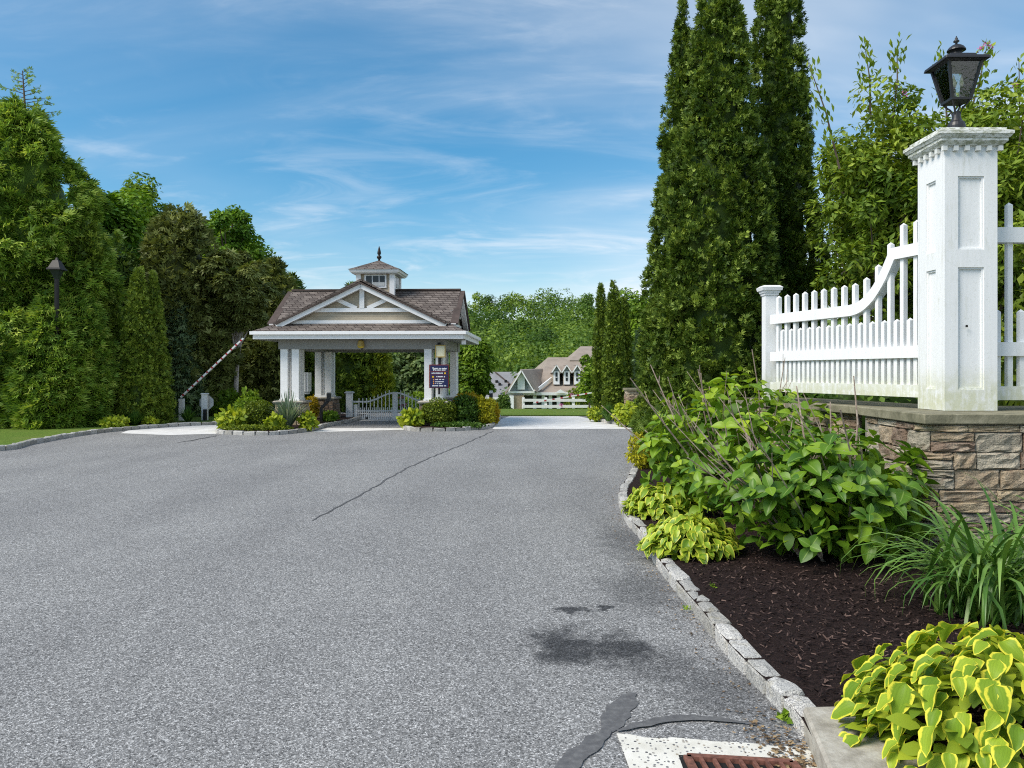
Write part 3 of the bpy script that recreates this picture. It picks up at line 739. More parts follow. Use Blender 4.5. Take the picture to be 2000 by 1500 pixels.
for side in range(4):
    R = Matrix.Translation((xc, yc, 0)) @ Matrix.Rotation(side*PI/2, 4, 'Z')
    vs = [R @ Vector(p) for p in ((-b0+.012, -b0, bz0+.006), (b0-.012, -b0, bz0+.006), (b1-.012, -b1, bz1), (-b1+.012, -b1, bz1))]
    MB().slab(vs, .004).build('glass_pane', M['lantern_glass'], lan)
for dx, dy in ((-.035, -.02), (.035, -.02), (0, .035)):
    MB().lathe(xc+dx, yc+dy, [(.013, 4.035), (.013, 4.14), (.010, 4.145)], 10).build('candle_sleeve', M['black_metal'], lan)
    MB().lathe(xc+dx, yc+dy, [(.006, 4.146), (.017, 4.175), (.014, 4.205), (.003, 4.25)], 10).build('bulb', M['cream'], lan, smooth=True)
MB().frustum(xc, yc, bz1-.004, bz1+.008, .150, .186).frustum(xc, yc, bz1+.009, bz1+.040, .196, .186).frustum(xc, yc, bz1+.041, bz1+.062, .180, .128).build('roof_eave', M['black_metal'], lan, bevel=.004)
MB().frustum(xc, yc, bz1+.063, bz1+.082, .122, .112).frustum(xc, yc, bz1+.083, bz1+.102, .108, .062).build('roof_tier', M['black_metal'], lan, bevel=.003)
MB().lathe(xc, yc, [(.052, bz1+.10), (.045, bz1+.128), (.052, bz1+.135), (.078, bz1+.142), (.076, bz1+.152), (.062, bz1+.172), (.038, bz1+.190), (.02, bz1+.198)], 20).build('vent_cap', M['black_metal'], lan, smooth=False)
MB().lathe(xc, yc, [(.012, bz1+.196), (.009, bz1+.212), (.026, bz1+.224), (.024, bz1+.232), (.010, bz1+.244), (.014, bz1+.252), (.007, bz1+.262), (.003, bz1+.275)], 12).build('finial', M['black_metal'], lan, smooth=True)

# ------------------------------------------------------------------ picket fence, left panel
fa, fb = Vector((3.80, 7.36, 0)), Vector((3.20, 9.74, 0))
fd = (fb-fa).normalized(); fn = Vector((-fd.y, fd.x, 0)); fn = -fn if fn.x > 0 else fn      # fn points to the road
FL = (fb-fa).length
fen = thing('picket_fence', 'white picket fence panel with swooping top rail between post and pillar', 'fence', fa)
def rail_z(s):
    """bottom edge of the top rail, s = distance from the pillar"""
    z_hi, z_lo, a, b = 2.685, 2.185, .32, 1.02
    if s < a: return z_hi
    if s < b:
        q = (s-a)/(b-a); return z_lo + (z_hi-z_lo)*(1-q)**2.4
    return z_lo
def rail(parent, zf, hgt, w, name):
    n = 40; ss = sorted(set([0, FL] + [FL*i/n for i in range(n+1)] + [.32, .325, .335, .35, .38]))
    vs = []
    for s in ss:
        p = fa + fd*s; z0 = zf(s); zt = z0 + hgt
        if name == 'top_rail':
            sl = (zf(min(s+.01, FL))-zf(max(s-.01, 0)))/.02; zt = z0 + hgt*min(math.sqrt(1+sl*sl), 1.9); zt = min(zt, 2.685+hgt)
        for off, z in ((w/2, z0), (w/2, zt), (-w/2, zt), (-w/2, z0)): vs.append(p + fn*off + Vector((0, 0, z)))
    m = len(ss)
    fs = [(4*i+j, 4*i+(j+1) % 4, 4*i+4+(j+1) % 4, 4*i+4+j) for i in range(m-1) for j in range(4)] + [(3, 2, 1, 0), (4*m-4, 4*m-3, 4*m-2, 4*m-1)]
    me = bpy.data.meshes.new(name); me.from_pydata(vs, [], fs); me.update(); me.materials.append(M['white_paint'])
    bm = bmesh.new(); bm.from_mesh(me); bmesh.ops.recalc_face_normals(bm, faces=bm.faces); bm.to_mesh(me); bm.free()
    put(name, me, parent)
rail(fen, rail_z, .115, .10, 'top_rail')
rail(fen, lambda s: 1.735, .112, .10, 'middle_rail')
rail(fen, lambda s: 1.367, .115, .10, 'bottom_rail')
def picket(parent, p, d, n, z0, z1, w=.0465, mat='white_paint'):
    h = w/2; tip = .026
    vs = [p + d*x*h + n*y*h + Vector((0, 0, z)) for z in (z0, z1-tip) for x, y in ((-1,-1),(1,-1),(1,1),(-1,1))] + [p + Vector((0, 0, z1))]
    me = MB().add(vs, [(0,3,2,1),(0,1,5,4),(1,2,6,5),(2,3,7,6),(3,0,4,7),(4,5,8),(5,6,8),(6,7,8),(7,4,8)]).mesh('picket', M[mat])
    return put('picket', me, parent)
NPK = 14; sp_ = FL/(NPK+.1)
for i in range(NPK):
    s = sp_*(i+.42)
    picket(fen, fa+fd*s, fd, fn, 1.475, rail_z(s)+.115+.225)
    s2 = s + sp_/2
    if s2 < FL-.05: picket(fen, fa+fd*s2, fd, fn, 1.475, 2.115)
post = thing('fence_post', 'shorter white square fence post with stepped cap behind the hydrangea', 'post', (fb.x+.02, fb.y+.1, 0))
pc = Vector((3.19, 9.86, 0)); hp = .073
MB().box(pc.x-hp, pc.x+hp, pc.y-hp, pc.y+hp, 1.26, 2.545).build('shaft', M['white_paint'], post)
MB().frustum(pc.x, pc.y, 2.546, 2.575, .083, .088).frustum(pc.x, pc.y, 2.576, 2.605, .098, .103).frustum(pc.x, pc.y, 2.606, 2.645, .118, .128).frustum(pc.x, pc.y, 2.646, 2.668, .126, .095).build('cap', M['white_paint'], post)

# right panel, running out of the frame
rf = thing('picket_fence', 'white picket fence panel right of the pillar with high straight top rail', 'fence', (px1, 7.13, 0))
RY = 7.13; RX1 = 6.6
for z0, hh, nm in ((2.755, .135, 'top_rail'), (1.745, .122, 'middle_rail'), (1.352, .122, 'bottom_rail')):
    MB().box(px1+.004, RX1, RY-.05, RY+.05, z0, z0+hh).build(nm, M['white_paint'], rf)
k = 0; x = px1+.026
while x < RX1-.05:
    picket(rf, Vector((x, RY, 0)), Vector((1, 0, 0)), Vector((0, 1, 0)), 1.47, 3.12 if k % 2 == 0 else 2.165); x += .1075; k += 1

# ------------------------------------------------------------------ foliage builders
def conifer(name, label, px, Y, prof, mat, n, fl, seed, T=FAN3, out=.7, upw=.6, rnd=.5, clump=18, cs=None, lump=.10, dx=0, group=None, cat='tree', trunk=True, z0=None, base='ground', inner=.62, tint=0, ground=None):
    """prof: list of (photo row, half width in photo pixels) read at depth Y, top first"""
    rng = np.random.default_rng(seed)
    x = (px-CX)/F*Y; k = Y/F
    zs = np.array([zpx(y, Y) for y, h_ in prof])[::-1]; rs = np.array([h_*k for y, h_ in prof])[::-1]
    zb = terr(Y) if ground is None else ground
    root = thing(name, label, cat, (x, Y, zb), group)
    zz = np.linspace(zs[0], zs[-1], 200); rr = np.interp(zz, zs, rs)
    pdf = rr+.02; pdf /= pdf.sum()
    nc = max(12, n//clump)
    zi = rng.choice(200, nc, p=pdf); zc_ = zz[zi] + rng.uniform(-.5, .5, nc)*(zz[1]-zz[0])
    an = rng.uniform(0, 2*PI, nc)
    bk = (np.sin(an) > .25) & (rng.random(nc) < .85); keep = ~bk; an = an[keep]; zc_ = zc_[keep]; nc = int(keep.sum())
    rb = np.interp(zc_, zs, rs)
    lob = 1 + lump*(np.sin(an*3+zc_*1.9+seed) * .5 + np.sin(an*5-zc_*2.7+seed*2)*.5)
    depth = 1 - rng.random(nc)**1.4*.24
    rc = rb*lob*depth
    cs = cs if cs is not None else fl*1.1
    ci = np.repeat(np.arange(nc), clump); N = len(ci)
    off = rng.normal(0, 1, (N, 3))*cs*np.array([.5, .5, .55])
    ca, sa = np.cos(an[ci]), np.sin(an[ci])
    pos = np.stack([x+rc[ci]*ca, Y+rc[ci]*sa, zc_[ci]], 1) + off
    # clumps near the top shrink to the leader
    lim = np.interp(pos[:, 2], zs, rs)*1.12+fl*.35
    d = np.hypot(pos[:, 0]-x, pos[:, 1]-Y); s = np.minimum(1, lim/np.maximum(d, 1e-6))
    pos[:, 0] = x+(pos[:, 0]-x)*s; pos[:, 1] = Y+(pos[:, 1]-Y)*s
    pos[:, 2] = np.clip(pos[:, 2], zb+.02, zs[-1]+fl*.2)
    o3 = np.stack([ca, sa, np.zeros(N)], 1)
    cd = rng.normal(0, 1, (nc, 3))[ci]
    fwd = o3*out + np.array([0, 0, 1.])*upw + rng.normal(0, 1, (N, 3))*rnd + cd*.25
    upv = rng.normal(0, 1, (N, 3)) + o3*.8 + np.array([0, 0, .5])
    V, Fq, tf = scatter(T, pos, fwd, upv, rng.uniform(.65, 1.25, N)*fl)
    v = np.clip(rng.normal(.42, .26, N) + (rng.normal(0, .2, nc))[ci] + tint, 0, 1)
    var = np.repeat(v, tf)
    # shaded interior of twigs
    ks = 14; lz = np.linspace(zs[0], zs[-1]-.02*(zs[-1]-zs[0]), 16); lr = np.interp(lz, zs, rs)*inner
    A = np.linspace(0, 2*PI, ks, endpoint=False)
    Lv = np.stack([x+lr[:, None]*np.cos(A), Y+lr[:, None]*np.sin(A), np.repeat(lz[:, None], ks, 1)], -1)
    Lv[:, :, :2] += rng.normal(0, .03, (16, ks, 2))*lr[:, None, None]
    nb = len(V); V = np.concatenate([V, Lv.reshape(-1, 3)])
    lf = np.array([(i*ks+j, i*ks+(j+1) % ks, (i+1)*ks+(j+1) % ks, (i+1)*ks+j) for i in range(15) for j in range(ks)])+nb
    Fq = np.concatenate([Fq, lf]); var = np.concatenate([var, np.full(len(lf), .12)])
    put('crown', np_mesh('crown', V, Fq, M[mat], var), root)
    if trunk:
        r0 = max(.05, rs.max()*.10)
        MB().tube([(x, Y, zb-.1), (x, Y, zs[0]+(zs[-1]-zs[0])*.5), (x, Y, zs[-1]-.15)], [r0, r0*.6, .012], 8).build('trunk', M['bark'], root)
    return root

def crown_np(blobs, lpb, ls, rng, T=LEAF, flat=.5, shell=.55, tint=0, jit=.4):
    """blobs: array of (x, y, z, r)"""
    nb = len(blobs); ci = np.repeat(np.arange(nb), lpb); N = len(ci)
    d = nrm(rng.normal(0, 1, (N, 3))); rad = shell + (1-shell)*rng.random(N)**.5
    pos = blobs[ci, :3] + d*(blobs[ci, 3]*rad)[:, None]*np.array([1, 1, .8])
    up = d*.8 + np.array([0, 0, flat+.2]) + rng.normal(0, jit, (N, 3))
    fwd = nrm(np.cross(rng.normal(0, 1, (N, 3)), up)) + d*.35 - np.array([0, 0, .18])
    V, Fq, tf = scatter(T, pos, fwd, up, rng.uniform(.65, 1.25, N)*ls)
    v = np.clip(rng.normal(.45, .18, N) + rng.normal(0, .16, nb)[ci] + tint, 0, 1)
    return V, Fq, np.repeat(v, tf)
def tree(name, label, box, Y, mat, seed, nb=40, br=.14, lpb=200, ls=.2, T=LEAF, trunk=.12, bark='bark', cat='tree', group=None, ry=None, shellbias=.45, base=None, limbs=9, flat=.5, tint=0, low=.0, lean=0):
    """box: crown's (x0, y0, x1, y1) in photo pixels at depth Y"""
    rng = np.random.default_rng(seed); k = Y/F
    x0, y0, x1, y1 = box; cx = ((x0+x1)/2-CX)*k; cz = zpx((y0+y1)/2, Y); rx = (x1-x0)/2*k; rz = (y1-y0)/2*k
    ryy = rx if ry is None else ry; zb = terr(Y) if base is None else base
    root = thing(name, label, cat, (cx, Y, zb), group)
    R = br*2*max(rx, rz) if br < 1 else br
    d = nrm(rng.normal(0, 1, (nb, 3))); rad = rng.random(nb)**shellbias
    sh = np.maximum(np.array([rx, ryy, rz]) - R*.75, .05)
    c = np.array([cx, Y, cz]) + d*rad[:, None]*sh
    blobs = np.concatenate([c, (R*rng.uniform(.65, 1.2, nb))[:, None]], 1)
    V, Fq, var = crown_np(blobs, lpb, ls, rng, T, flat, tint=tint)
    ok_ = None
    V[:, 2] = np.maximum(V[:, 2], zb+.02)
    put('crown', np_mesh('crown', V, Fq, M[mat], var), root)
    if trunk:
        mb = MB(); top = Vector((cx+lean, Y, cz))
        b0_ = Vector((cx+lean*.2, Y, zb-.1)); mid = b0_.lerp(top, .5)+Vector((rng.uniform(-.1, .1)*rx, 0, 0))
        mb.tube([b0_, mid, top], [trunk, trunk*.75, trunk*.45], 8).build('trunk', M[bark], root)
        lb = MB()
        for i in range(min(limbs, nb)):
            e_ = Vector(c[i]); s0 = mid.lerp(top, rng.uniform(-.3, .9)); m_ = s0.lerp(e_, .5)+Vector((0, 0, .08*rz))
            lb.tube([s0, m_, e_], [trunk*.4, trunk*.26, trunk*.08], 5)
        if limbs: lb.build('limbs', M[bark], root)
    return root
def shrub(name, label, box, Y, mat, seed, n=2600, ls=.06, T=LEAF, cat='shrub', group=None, flatb=True, base=.085, round_=2.0, tint=0, ry=None, rough=.06):
    """a clipped or mounded shrub: leaves in the outer shell of a squashed ball standing on the bed"""
    rng = np.random.default_rng(seed); k = Y/F; x0, y0, x1, y1 = box
    cx = ((x0+x1)/2-CX)*k; rx = (x1-x0)/2*k; zt = zpx(y0, Y); zb = base; hz = zt-zb; ryy = rx*.9 if ry is None else ry
    root = thing(name, label, cat, (cx, Y, zb), group)
    d = nrm(rng.normal(0, 1, (n, 3))); cz = zb+hz*.45; up = np.where(d[:, 2] > 0, hz*.55, hz*.45)
    lob = 1 + rough*(np.sin(d[:, 0]*7+seed)+np.sin(d[:, 2]*8+seed*3)+np.sin(d[:, 1]*6+1.3*seed))
    rad = (1-.35*rng.random(n)**2)*lob
    pos = np.array([cx, Y, cz]) + np.stack([d[:, 0]*rx, d[:, 1]*ryy, np.sign(d[:, 2])*np.abs(d[:, 2])**(.8)*up], 1)*rad[:, None]
    pos[:, 2] = np.maximum(pos[:, 2], zb+.01)
    fw = d*.6 + rng.normal(0, .7, (n, 3)); upv = d + rng.normal(0, .45, (n, 3)) + np.array([0, 0, .3])
    V, Fq, tf = scatter(T, pos, fw, upv, rng.uniform(.7, 1.3, n)*ls)
    cl = np.sin(d[:, 0]*9+seed)*np.sin(d[:, 2]*8+seed)*np.sin(d[:, 1]*9)
    var = np.repeat(np.clip(rng.normal(.45, .2, n)+cl*.12+tint, 0, 1), tf)
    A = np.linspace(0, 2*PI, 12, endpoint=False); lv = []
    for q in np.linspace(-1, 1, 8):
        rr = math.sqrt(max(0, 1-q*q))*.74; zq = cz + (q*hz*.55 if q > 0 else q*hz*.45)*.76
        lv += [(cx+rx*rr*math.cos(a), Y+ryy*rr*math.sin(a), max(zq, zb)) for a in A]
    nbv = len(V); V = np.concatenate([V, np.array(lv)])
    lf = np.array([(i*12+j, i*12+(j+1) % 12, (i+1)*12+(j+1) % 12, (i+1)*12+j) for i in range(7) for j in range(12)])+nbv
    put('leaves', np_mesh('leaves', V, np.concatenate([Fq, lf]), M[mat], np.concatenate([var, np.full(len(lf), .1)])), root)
    MB().tube([(cx, Y, zb-.05), (cx, Y, cz)], [.03, .015], 6).build('stem', M['bark'], root)
    return root
def tuft(name, label, box, Y, mat, seed, n=220, cat='plant', group=None, base=.085, w=.03, bend=.7):
    """arching strap leaves from one crown"""
    rng = np.random.default_rng(seed); k = Y/F; x0, y0, x1, y1 = box
    cx = ((x0+x1)/2-CX)*k; rx = (x1-x0)/2*k; hz = zpx(y0, Y)-base
    root = thing(name, label, cat, (cx, Y, base), group)
    Vs, Fs = [], []
    for i in range(n):
        a = rng.uniform(0, 2*PI); L = rng.uniform(.7, 1.1); sp = rng.uniform(.1, 1)
        dirx = np.array([math.cos(a), math.sin(a)]); b = len(Vs)*0 + sum(len(v) for v in Vs)
        pts = []
        for q in (0, .35, .7, 1):
            rr = rx*sp*q*L + .05*sp; z = base + hz*L*(1.15*q - (bend*sp)*q*q*.95)*1.05
            ww = w*(1-q*.92)*(1 if q > 0 else .7)
            p = np.array([cx+dirx[0]*rr, Y+dirx[1]*rr, max(z, base)]); tx = np.array([-dirx[1], dirx[0], 0])*ww/2
            pts += [p-tx, p+tx]
        Vs.append(np.array(pts)); Fs += [(b+2*j, b+2*j+1, b+2*j+3, b+2*j+2) for j in range(3)]
    put('leaves', np_mesh('leaves', np.concatenate(Vs), np.array(Fs), M[mat], np.repeat(np.clip(rng.normal(.45, .25, n), 0, 1), 3)), root)
    return root

# ------------------------------------------------------------------ wooded hill behind everything
rng = np.random.default_rng(77); Vs, Fs, vs_ = [], [], []; nv_ = 0
def add_np(V, Fq, var):
    global nv_
    Vs.append(V); Fs.append(Fq+nv_); vs_.append(var); nv_ += len(V)
hill_roll = lambda x, y: 1.8*math.sin(x*.045+1.1)+1.2*math.sin(x*.105+y*.03)
for row, Y in enumerate((94, 104, 113, 122, 132, 144, 156, 170, 186, 202, 220, 240, 262, 284)):
    k = Y/F; half = 640*k if row > 1 else 520*k; step = 6.4 + row*.22; xx = -half + (row % 2)*step*.5
    while xx < half*.75:
        xq = xx + rng.uniform(-1.6, 1.6); yq = Y + rng.uniform(-5, 5); r = rng.uniform(2.7, 5.4)*(1+row*.02)
        if row < 2: r *= .85
        zt = terr(yq) + (rng.uniform(4.2, 9.2)+max(0, row-4)*.25*hill_roll(xq, yq)/2)*(1 if row > 1 else .75)
        nb = 9; d = nrm(rng.normal(0, 1, (nb, 3))); c = np.array([xq, yq, zt-r*.9]) + d*np.array([r*.62, r*.62, r*.66])
        bl = np.concatenate([c, (r*rng.uniform(.38, .58, nb))[:, None]], 1)
        if -.42 < xq/yq < .32:
            V, Fq, var = crown_np(bl, 92, .42+.0013*Y, rng, DIAM, .35, .74, rng.normal(-.04, .24), .2)
            add_np(V, Fq, var)
        xx += step
    # dark understorey so the ground does not show through
o = put('wooded_hill', np_mesh('wooded_hill', np.concatenate(Vs), np.concatenate(Fs), M['forest'], np.concatenate(vs_))); o['kind'] = 'stuff'

# ------------------------------------------------------------------ far clubhouse and cottages
HYc = 72.0
def P(u, v, Y=HYc): return W(880+.2267*u, 520+.2267*v, Y)      # read from an enlargement of the photo
club = thing('clubhouse', 'large tan roofed clubhouse with three white dormers beyond the white fence', 'house', (P(850, 1290).x, 74, terr(74)))
zg = terr(72)-.1
eave = P(500, 1092).z; xl = P(508, 1092).x; xr = P(1420, 1092).x
MB().box(xl+.5, xr, 73.0, 86, zg, eave).build('wall', M['tan_stucco'], club)
# main roof, hipped to the left
r1 = P(840, 785, 80); r2 = P(1120, 700, 84)
mc = P(742, 1075, 73); MB().slab([(mc.x, 72.2, eave), (xr, 72.2, eave), (xr, 80, r1.z), (r1.x, 80, r1.z)], .18).slab([(mc.x, 72.2, eave), (r1.x, 80, r1.z), (P(700, 900, 88).x, 88, eave+2)], .18).build('main_roof', M['tan_roof'], club)
MB().slab([(P(1010, 800, 82).x, 79, r1.z-.3), (xr+2, 79, r1.z-.3), (xr+2, 85, P(1200, 690, 85).z), (P(1120, 690, 85).x, 85, P(1120, 690, 85).z)], .18).slab([(P(1010, 800, 82).x, 79, r1.z-.3), (P(1120, 690, 85).x, 85, P(1120, 690, 85).z), (P(1010, 800, 82).x, 91, r1.z-.3)], .18).build('upper_roof', M['tan_roof'], club)
# gabled porch wing on the left
ga, gb, gp = P(500, 1078, 71), P(718, 1078, 71), P(610, 900, 71)
MB().slab([(ga.x, 71.3, ga.z), (gb.x, 71.3, gb.z), (gp.x, 71.3, gp.z)], .2, (0, -1, 0)).build('gable_wall', M['blue_grey_siding'], club)
MB().slab([gp+Vector((0, -.25, .06)), P(812, 886, 79), P(560, 1000, 80), ga+Vector((-.35, -.25, -.1))], .15).slab([gb+Vector((.35, -.25, -.1)), P(745, 1064, 75), P(812, 886, 79), gp+Vector((0, -.25, .06))], .15).build('gable_roof', M['tan_roof'], club)
for a, b in ((ga, gp), (gb, gp)):
    MB().beam(a+Vector((0, -.3, 0)), b+Vector((0, -.3, 0)), .1, .34, (0, 1, 0)).build('rake_board', M['white_gloss'], club)
MB().box(ga.x-.2, gb.x+.1, 70.95, 71.1, ga.z-.16, ga.z+.02).build('gable_trim', M['white_gloss'], club)
wv = P(608, 990, 71); MB().box(wv.x-.32, wv.x+.32, 70.98, 71.08, wv.z-.75, wv.z+.65).slab([(wv.x-.32, 70.98, wv.z+.65), (wv.x+.32, 70.98, wv.z+.65), (wv.x, 70.98, wv.z+1.05)], .08, (0, -1, 0)).build('gable_vent', M['white_gloss'], club)
MB().box(xl-.2, xr, 71.9, 72.15, eave-.2, eave+.05).build('gutter', M['white_gloss'], club)
# three dormers
for i, u in enumerate((912, 1000, 1090)):
    Yd = 73.6; c0 = P(u, 1020, Yd); tp = P(u, 853, Yd); sh = P(u, 915, Yd); hw_ = 30*.2267*Yd/F
    MB().box(c0.x-hw_, c0.x+hw_, Yd, Yd+3.5, c0.z, sh.z).build('dormer_wall', M['tan_siding'], club)
    MB().slab([(c0.x-hw_, Yd-.02, sh.z), (c0.x+hw_, Yd-.02, sh.z), (c0.x, Yd-.02, tp.z)], .1, (0, -1, 0)).build('dormer_gable', M['blue_grey_siding'], club)
    MB().slab([(tp.x, Yd-.2, tp.z+.05), (tp.x, Yd+4, tp.z+.05), (c0.x-hw_-.15, Yd+4, sh.z-.05), (c0.x-hw_-.15, Yd-.2, sh.z-.05)], .1).slab([(c0.x+hw_+.15, Yd-.2, sh.z-.05), (c0.x+hw_+.15, Yd+4, sh.z-.05), (tp.x, Yd+4, tp.z+.05), (tp.x, Yd-.2, tp.z+.05)], .1).build('dormer_roof', M['tan_roof'], club)
    for sgn in (-1, 1):
        MB().beam((c0.x+sgn*(hw_+.12), Yd-.25, sh.z), (c0.x, Yd-.25, tp.z), .08, .2, (0, 1, 0)).build('dormer_rake', M['white_gloss'], club)
    fr = MB().box(c0.x-hw_*.85, c0.x+hw_*.85, Yd-.12, Yd-.02, c0.z+.02, sh.z+.1).build('dormer_window', M['white_gloss'], club)
    MB().box(c0.x-hw_*.30, c0.x+hw_*.30, Yd-.16, Yd-.125, c0.z+.35, sh.z+.0).build('pane', M['dark_window'], fr)
    MB().box(c0.x-hw_*.30, c0.x+hw_*.30, Yd-.18, Yd-.162, (c0.z+sh.z)/2+.1, (c0.z+sh.z)/2+.16).build('glazing_bar', M['white_gloss'], fr)
ra, rb_ = P(742, 1070, 71.8), P(872, 968, 74.5)
MB().beam(ra, rb_, .12, .3).build('roof_edge', M['white_gloss'], club)
pe = P(948, 1082, 71.7); MB().slab([(pe.x-.5, 71.6, pe.z-.1), (pe.x+.5, 71.6, pe.z-.1), (pe.x, 71.6, pe.z+.22)], .2, (0, -1, 0)).build('porch_pediment', M['white_gloss'], club)
# entry: stone column, white corner post, dark porch with posts
s0_, s1_ = P(540, 1105, 71), P(632, 1105, 71)
pth = Path([(s0_.x, 70.9), (s1_.x, 70.9)]); sc_ = MB().box(s0_.x, s1_.x, 70.92, 72.6, zg, eave-.2).build('stone_column', M['ledge_stone'], club)
c_ = P(520, 1105, 70.8); MB().box(c_.x-.75, c_.x+.25, 70.7, 71.0, zg, eave-.2).build('corner_post', M['white_gloss'], club)
MB().box(s1_.x+.1, xr, 72.9, 72.98, zg, eave-.3).build('porch_opening', M['dark_window'], club)
for u in (725, 800, 860, 930, 1010): 
    q = P(u, 1105, 72.5); MB().box(q.x-.16, q.x+.16, 72.4, 72.7, zg, eave-.2).build('porch_post', M['white_gloss'], club)

cot = thing('cottage', 'low grey roofed cottage left of the clubhouse', 'house', (P(460, 1200, 88).x, 90, terr(88)))
Yc = 88.0
e0, e1, q0, q1 = P(300, 1132, Yc), P(560, 1132, Yc), P(330, 910, Yc+5), P(700, 910, Yc+5)
MB().slab([e0, (e1.x+2.5, Yc, e1.z), (q1.x, Yc+5, q1.z), (q0.x, Yc+5, q0.z)], .15).build('roof', M['grey_roof'], cot)
MB().beam(P(385, 915, Yc+4.7)+Vector((0, 0, .05)), P(540, 1040, Yc+2)+Vector((0, 0, .02)), .14, .1).build('roof_valley', M['ridge_cap'], cot)
MB().box(e0.x+.3, e1.x+2.3, Yc+.4, Yc+9, terr(Yc)-.2, e0.z).build('wall', M['tan_stucco'], cot)
MB().box(e0.x, e1.x+2.5, Yc-.12, Yc+.02, e0.z-.2, e0.z+.03).build('gutter', M['white_gloss'], cot)
for u, v in ((398, 998), (424, 1022), (476, 996), (505, 1030)):
    q = P(u, v, Yc+2.2); f_ = (q.z-e0.z)/(q0.z-e0.z); yq = Yc+5*f_
    q = P(u, v, yq); MB().box(q.x-.16, q.x+.16, yq-.2, yq+.05, q.z-.05, q.z+.22).build('roof_vent', M['dark_metal'], cot)
c2 = thing('cottage', 'small grey roofed cottage glimpsed behind the gate', 'house', (W(830, 790, 60).x, 62, terr(60)))
A0, A1, A2 = W(812, 772, 60), W(835, 772, 60), W(822, 757, 60)
MB().slab([(A0.x, 60, A0.z), (A1.x, 60, A1.z), (A2.x, 60, A2.z)], .2, (0, -1, 0)).box(A0.x, A1.x, 60, 64, terr(60)-.3, A0.z).build('wall', M['grey_sign'], c2)
MB().slab([A2+Vector((0, -.2, .05)), W(862, 757, 60)+Vector((0, 0, .05)), W(868, 772, 58), A1+Vector((.2, -.3, -.05))], .12, (0, -.4, .9)).build('roof', M['grey_roof'], c2)
for a, b in ((A0, A2), (A1, A2)): MB().beam(a+Vector((0, -.3, 0)), b+Vector((0, -.3, 0)), .1, .22, (0, 1, 0)).build('rake_board', M['white_gloss'], c2)
MB().box(W(804, 777, 57).x, W(816, 777, 57).x, 57, 58, zpx(779, 57), zpx(774.5, 57)).box(W(806, 777, 57).x, W(807.5, 777, 57).x, 57.1, 57.3, terr(57)-.1, zpx(779, 57)).box(W(812.5, 777, 57).x, W(814, 777, 57).x, 57.1, 57.3, terr(57)-.1, zpx(779, 57)).build('porch_roof', M['white_gloss'], c2)

# three-rail fence before the clubhouse
ff = thing('rail_fence', 'low white three rail fence on the grass before the clubhouse', 'fence', (3, 45, terr(45)))
fx0, fx1 = W(1021, 800, 45).x, W(1215, 800, 45).x
for y0, y1 in ((779, 784.5), (791, 796.5), (803, 808)):
    MB().box(fx0, fx1, 44.96, 45.0, zpx(y1, 45), zpx(y0, 45)).build('rail', M['white_gloss'], ff)
for px in (1022, 1066, 1120, 1174):
    q = W(px, 800, 45); MB().box(q.x-.075, q.x+.075, 45.003, 45.14, terr(45)-.1, zpx(776, 45)).build('post', M['white_gloss'], ff)

# ------------------------------------------------------------------ gate pavilion
PO = Vector((-4.27, 25.0, 0)); PM = Matrix.Translation(PO) @ Matrix.Rotation(math.radians(-2.5), 4, 'Z')
pav = thing('gate_pavilion', 'white gatehouse pavilion with brown shingled cross gable roof and cupola', 'pavilion', PO)
def T_(pts): return [PM @ Vector(p) for p in pts]
def pbox(mb, *a): return mb.box(*a, M=PM)
for sx, cy in ((-1, -1.72), (1, -1.72), (-1, 1.72), (1, 1.72)):
    cx_ = 2.1*sx
    pd = MB().frustum(cx_, cy, .05, .70, .42, .36, M=PM).build('pedestal', M['mortar'], pav)
    # field stones of the pedestal, joined: only a few pixels each
    rg = random.Random(int(sx*10+cy*7)); mb = MB()
    for fside in range(4):
        R = PM @ Matrix.Translation((cx_, cy, 0)) @ Matrix.Rotation(fside*PI/2, 4, 'Z')
        z = .06
        while z < .67:
            hh = min(rg.uniform(.08, .17), .69-z); u = -.40
            while u < .36:
                L = min(rg.uniform(.10, .26), .39-u); w0 = .42-.06*(z-.05)/.65
                x0_, x1_ = max(u, -w0), min(u+L, w0)
                if x1_-x0_ > .03:
                    pr = rg.uniform(.012, .03)
                    mb.frustum(0, 0, 0, 1, 1, 1) if False else None
                    vs = [R @ Vector(p) for p in ((x0_+.008, -w0, z+.008), (x1_-.008, -w0, z+.008), (x1_-.008, -w0, z+hh-.008), (x0_+.008, -w0, z+hh-.008),
                          (x0_+.02, -w0-pr, z+.018), (x1_-.02, -w0-pr, z+.018), (x1_-.02, -w0-pr, z+hh-.018), (x0_+.02, -w0-pr, z+hh-.018))]
                    mb.add(vs, [(4, 5, 6, 7), (0, 1, 5, 4), (1, 2, 6, 5), (2, 3, 7, 6), (3, 0, 4, 7)])
                u += L
            z += hh
    o = mb.build('stonework', M['ledge_stone'], pd, kind='stuff')
    MB().frustum(cx_, cy, .701, .74, .43, .45, M=PM).frustum(cx_, cy, .741, .775, .45, .41, M=PM).build('pedestal_cap', M['weathered_concrete'], pav)
    for ax in (-.165, .165):
        for ay in (-.165, .165):
            MB().box(cx_+ax-.105, cx_+ax+.105, cy+ay-.105, cy+ay+.105, .83, 2.32, M=PM).build('column_post', M['white_trim'], pav)
    MB().box(cx_-.29, cx_+.29, cy-.29, cy+.29, .776, .828, M=PM).build('column_base', M['white_trim'], pav)
bz0_, bz1_ = 2.27, 2.55
MB().box(-2.42, 2.42, -2.02, -1.42, bz0_, bz1_, M=PM).build('beam', M['shaded_trim'], pav)
MB().box(-2.42, 2.42, 1.42, 2.02, bz0_, bz1_, M=PM).build('beam', M['shaded_trim'], pav)
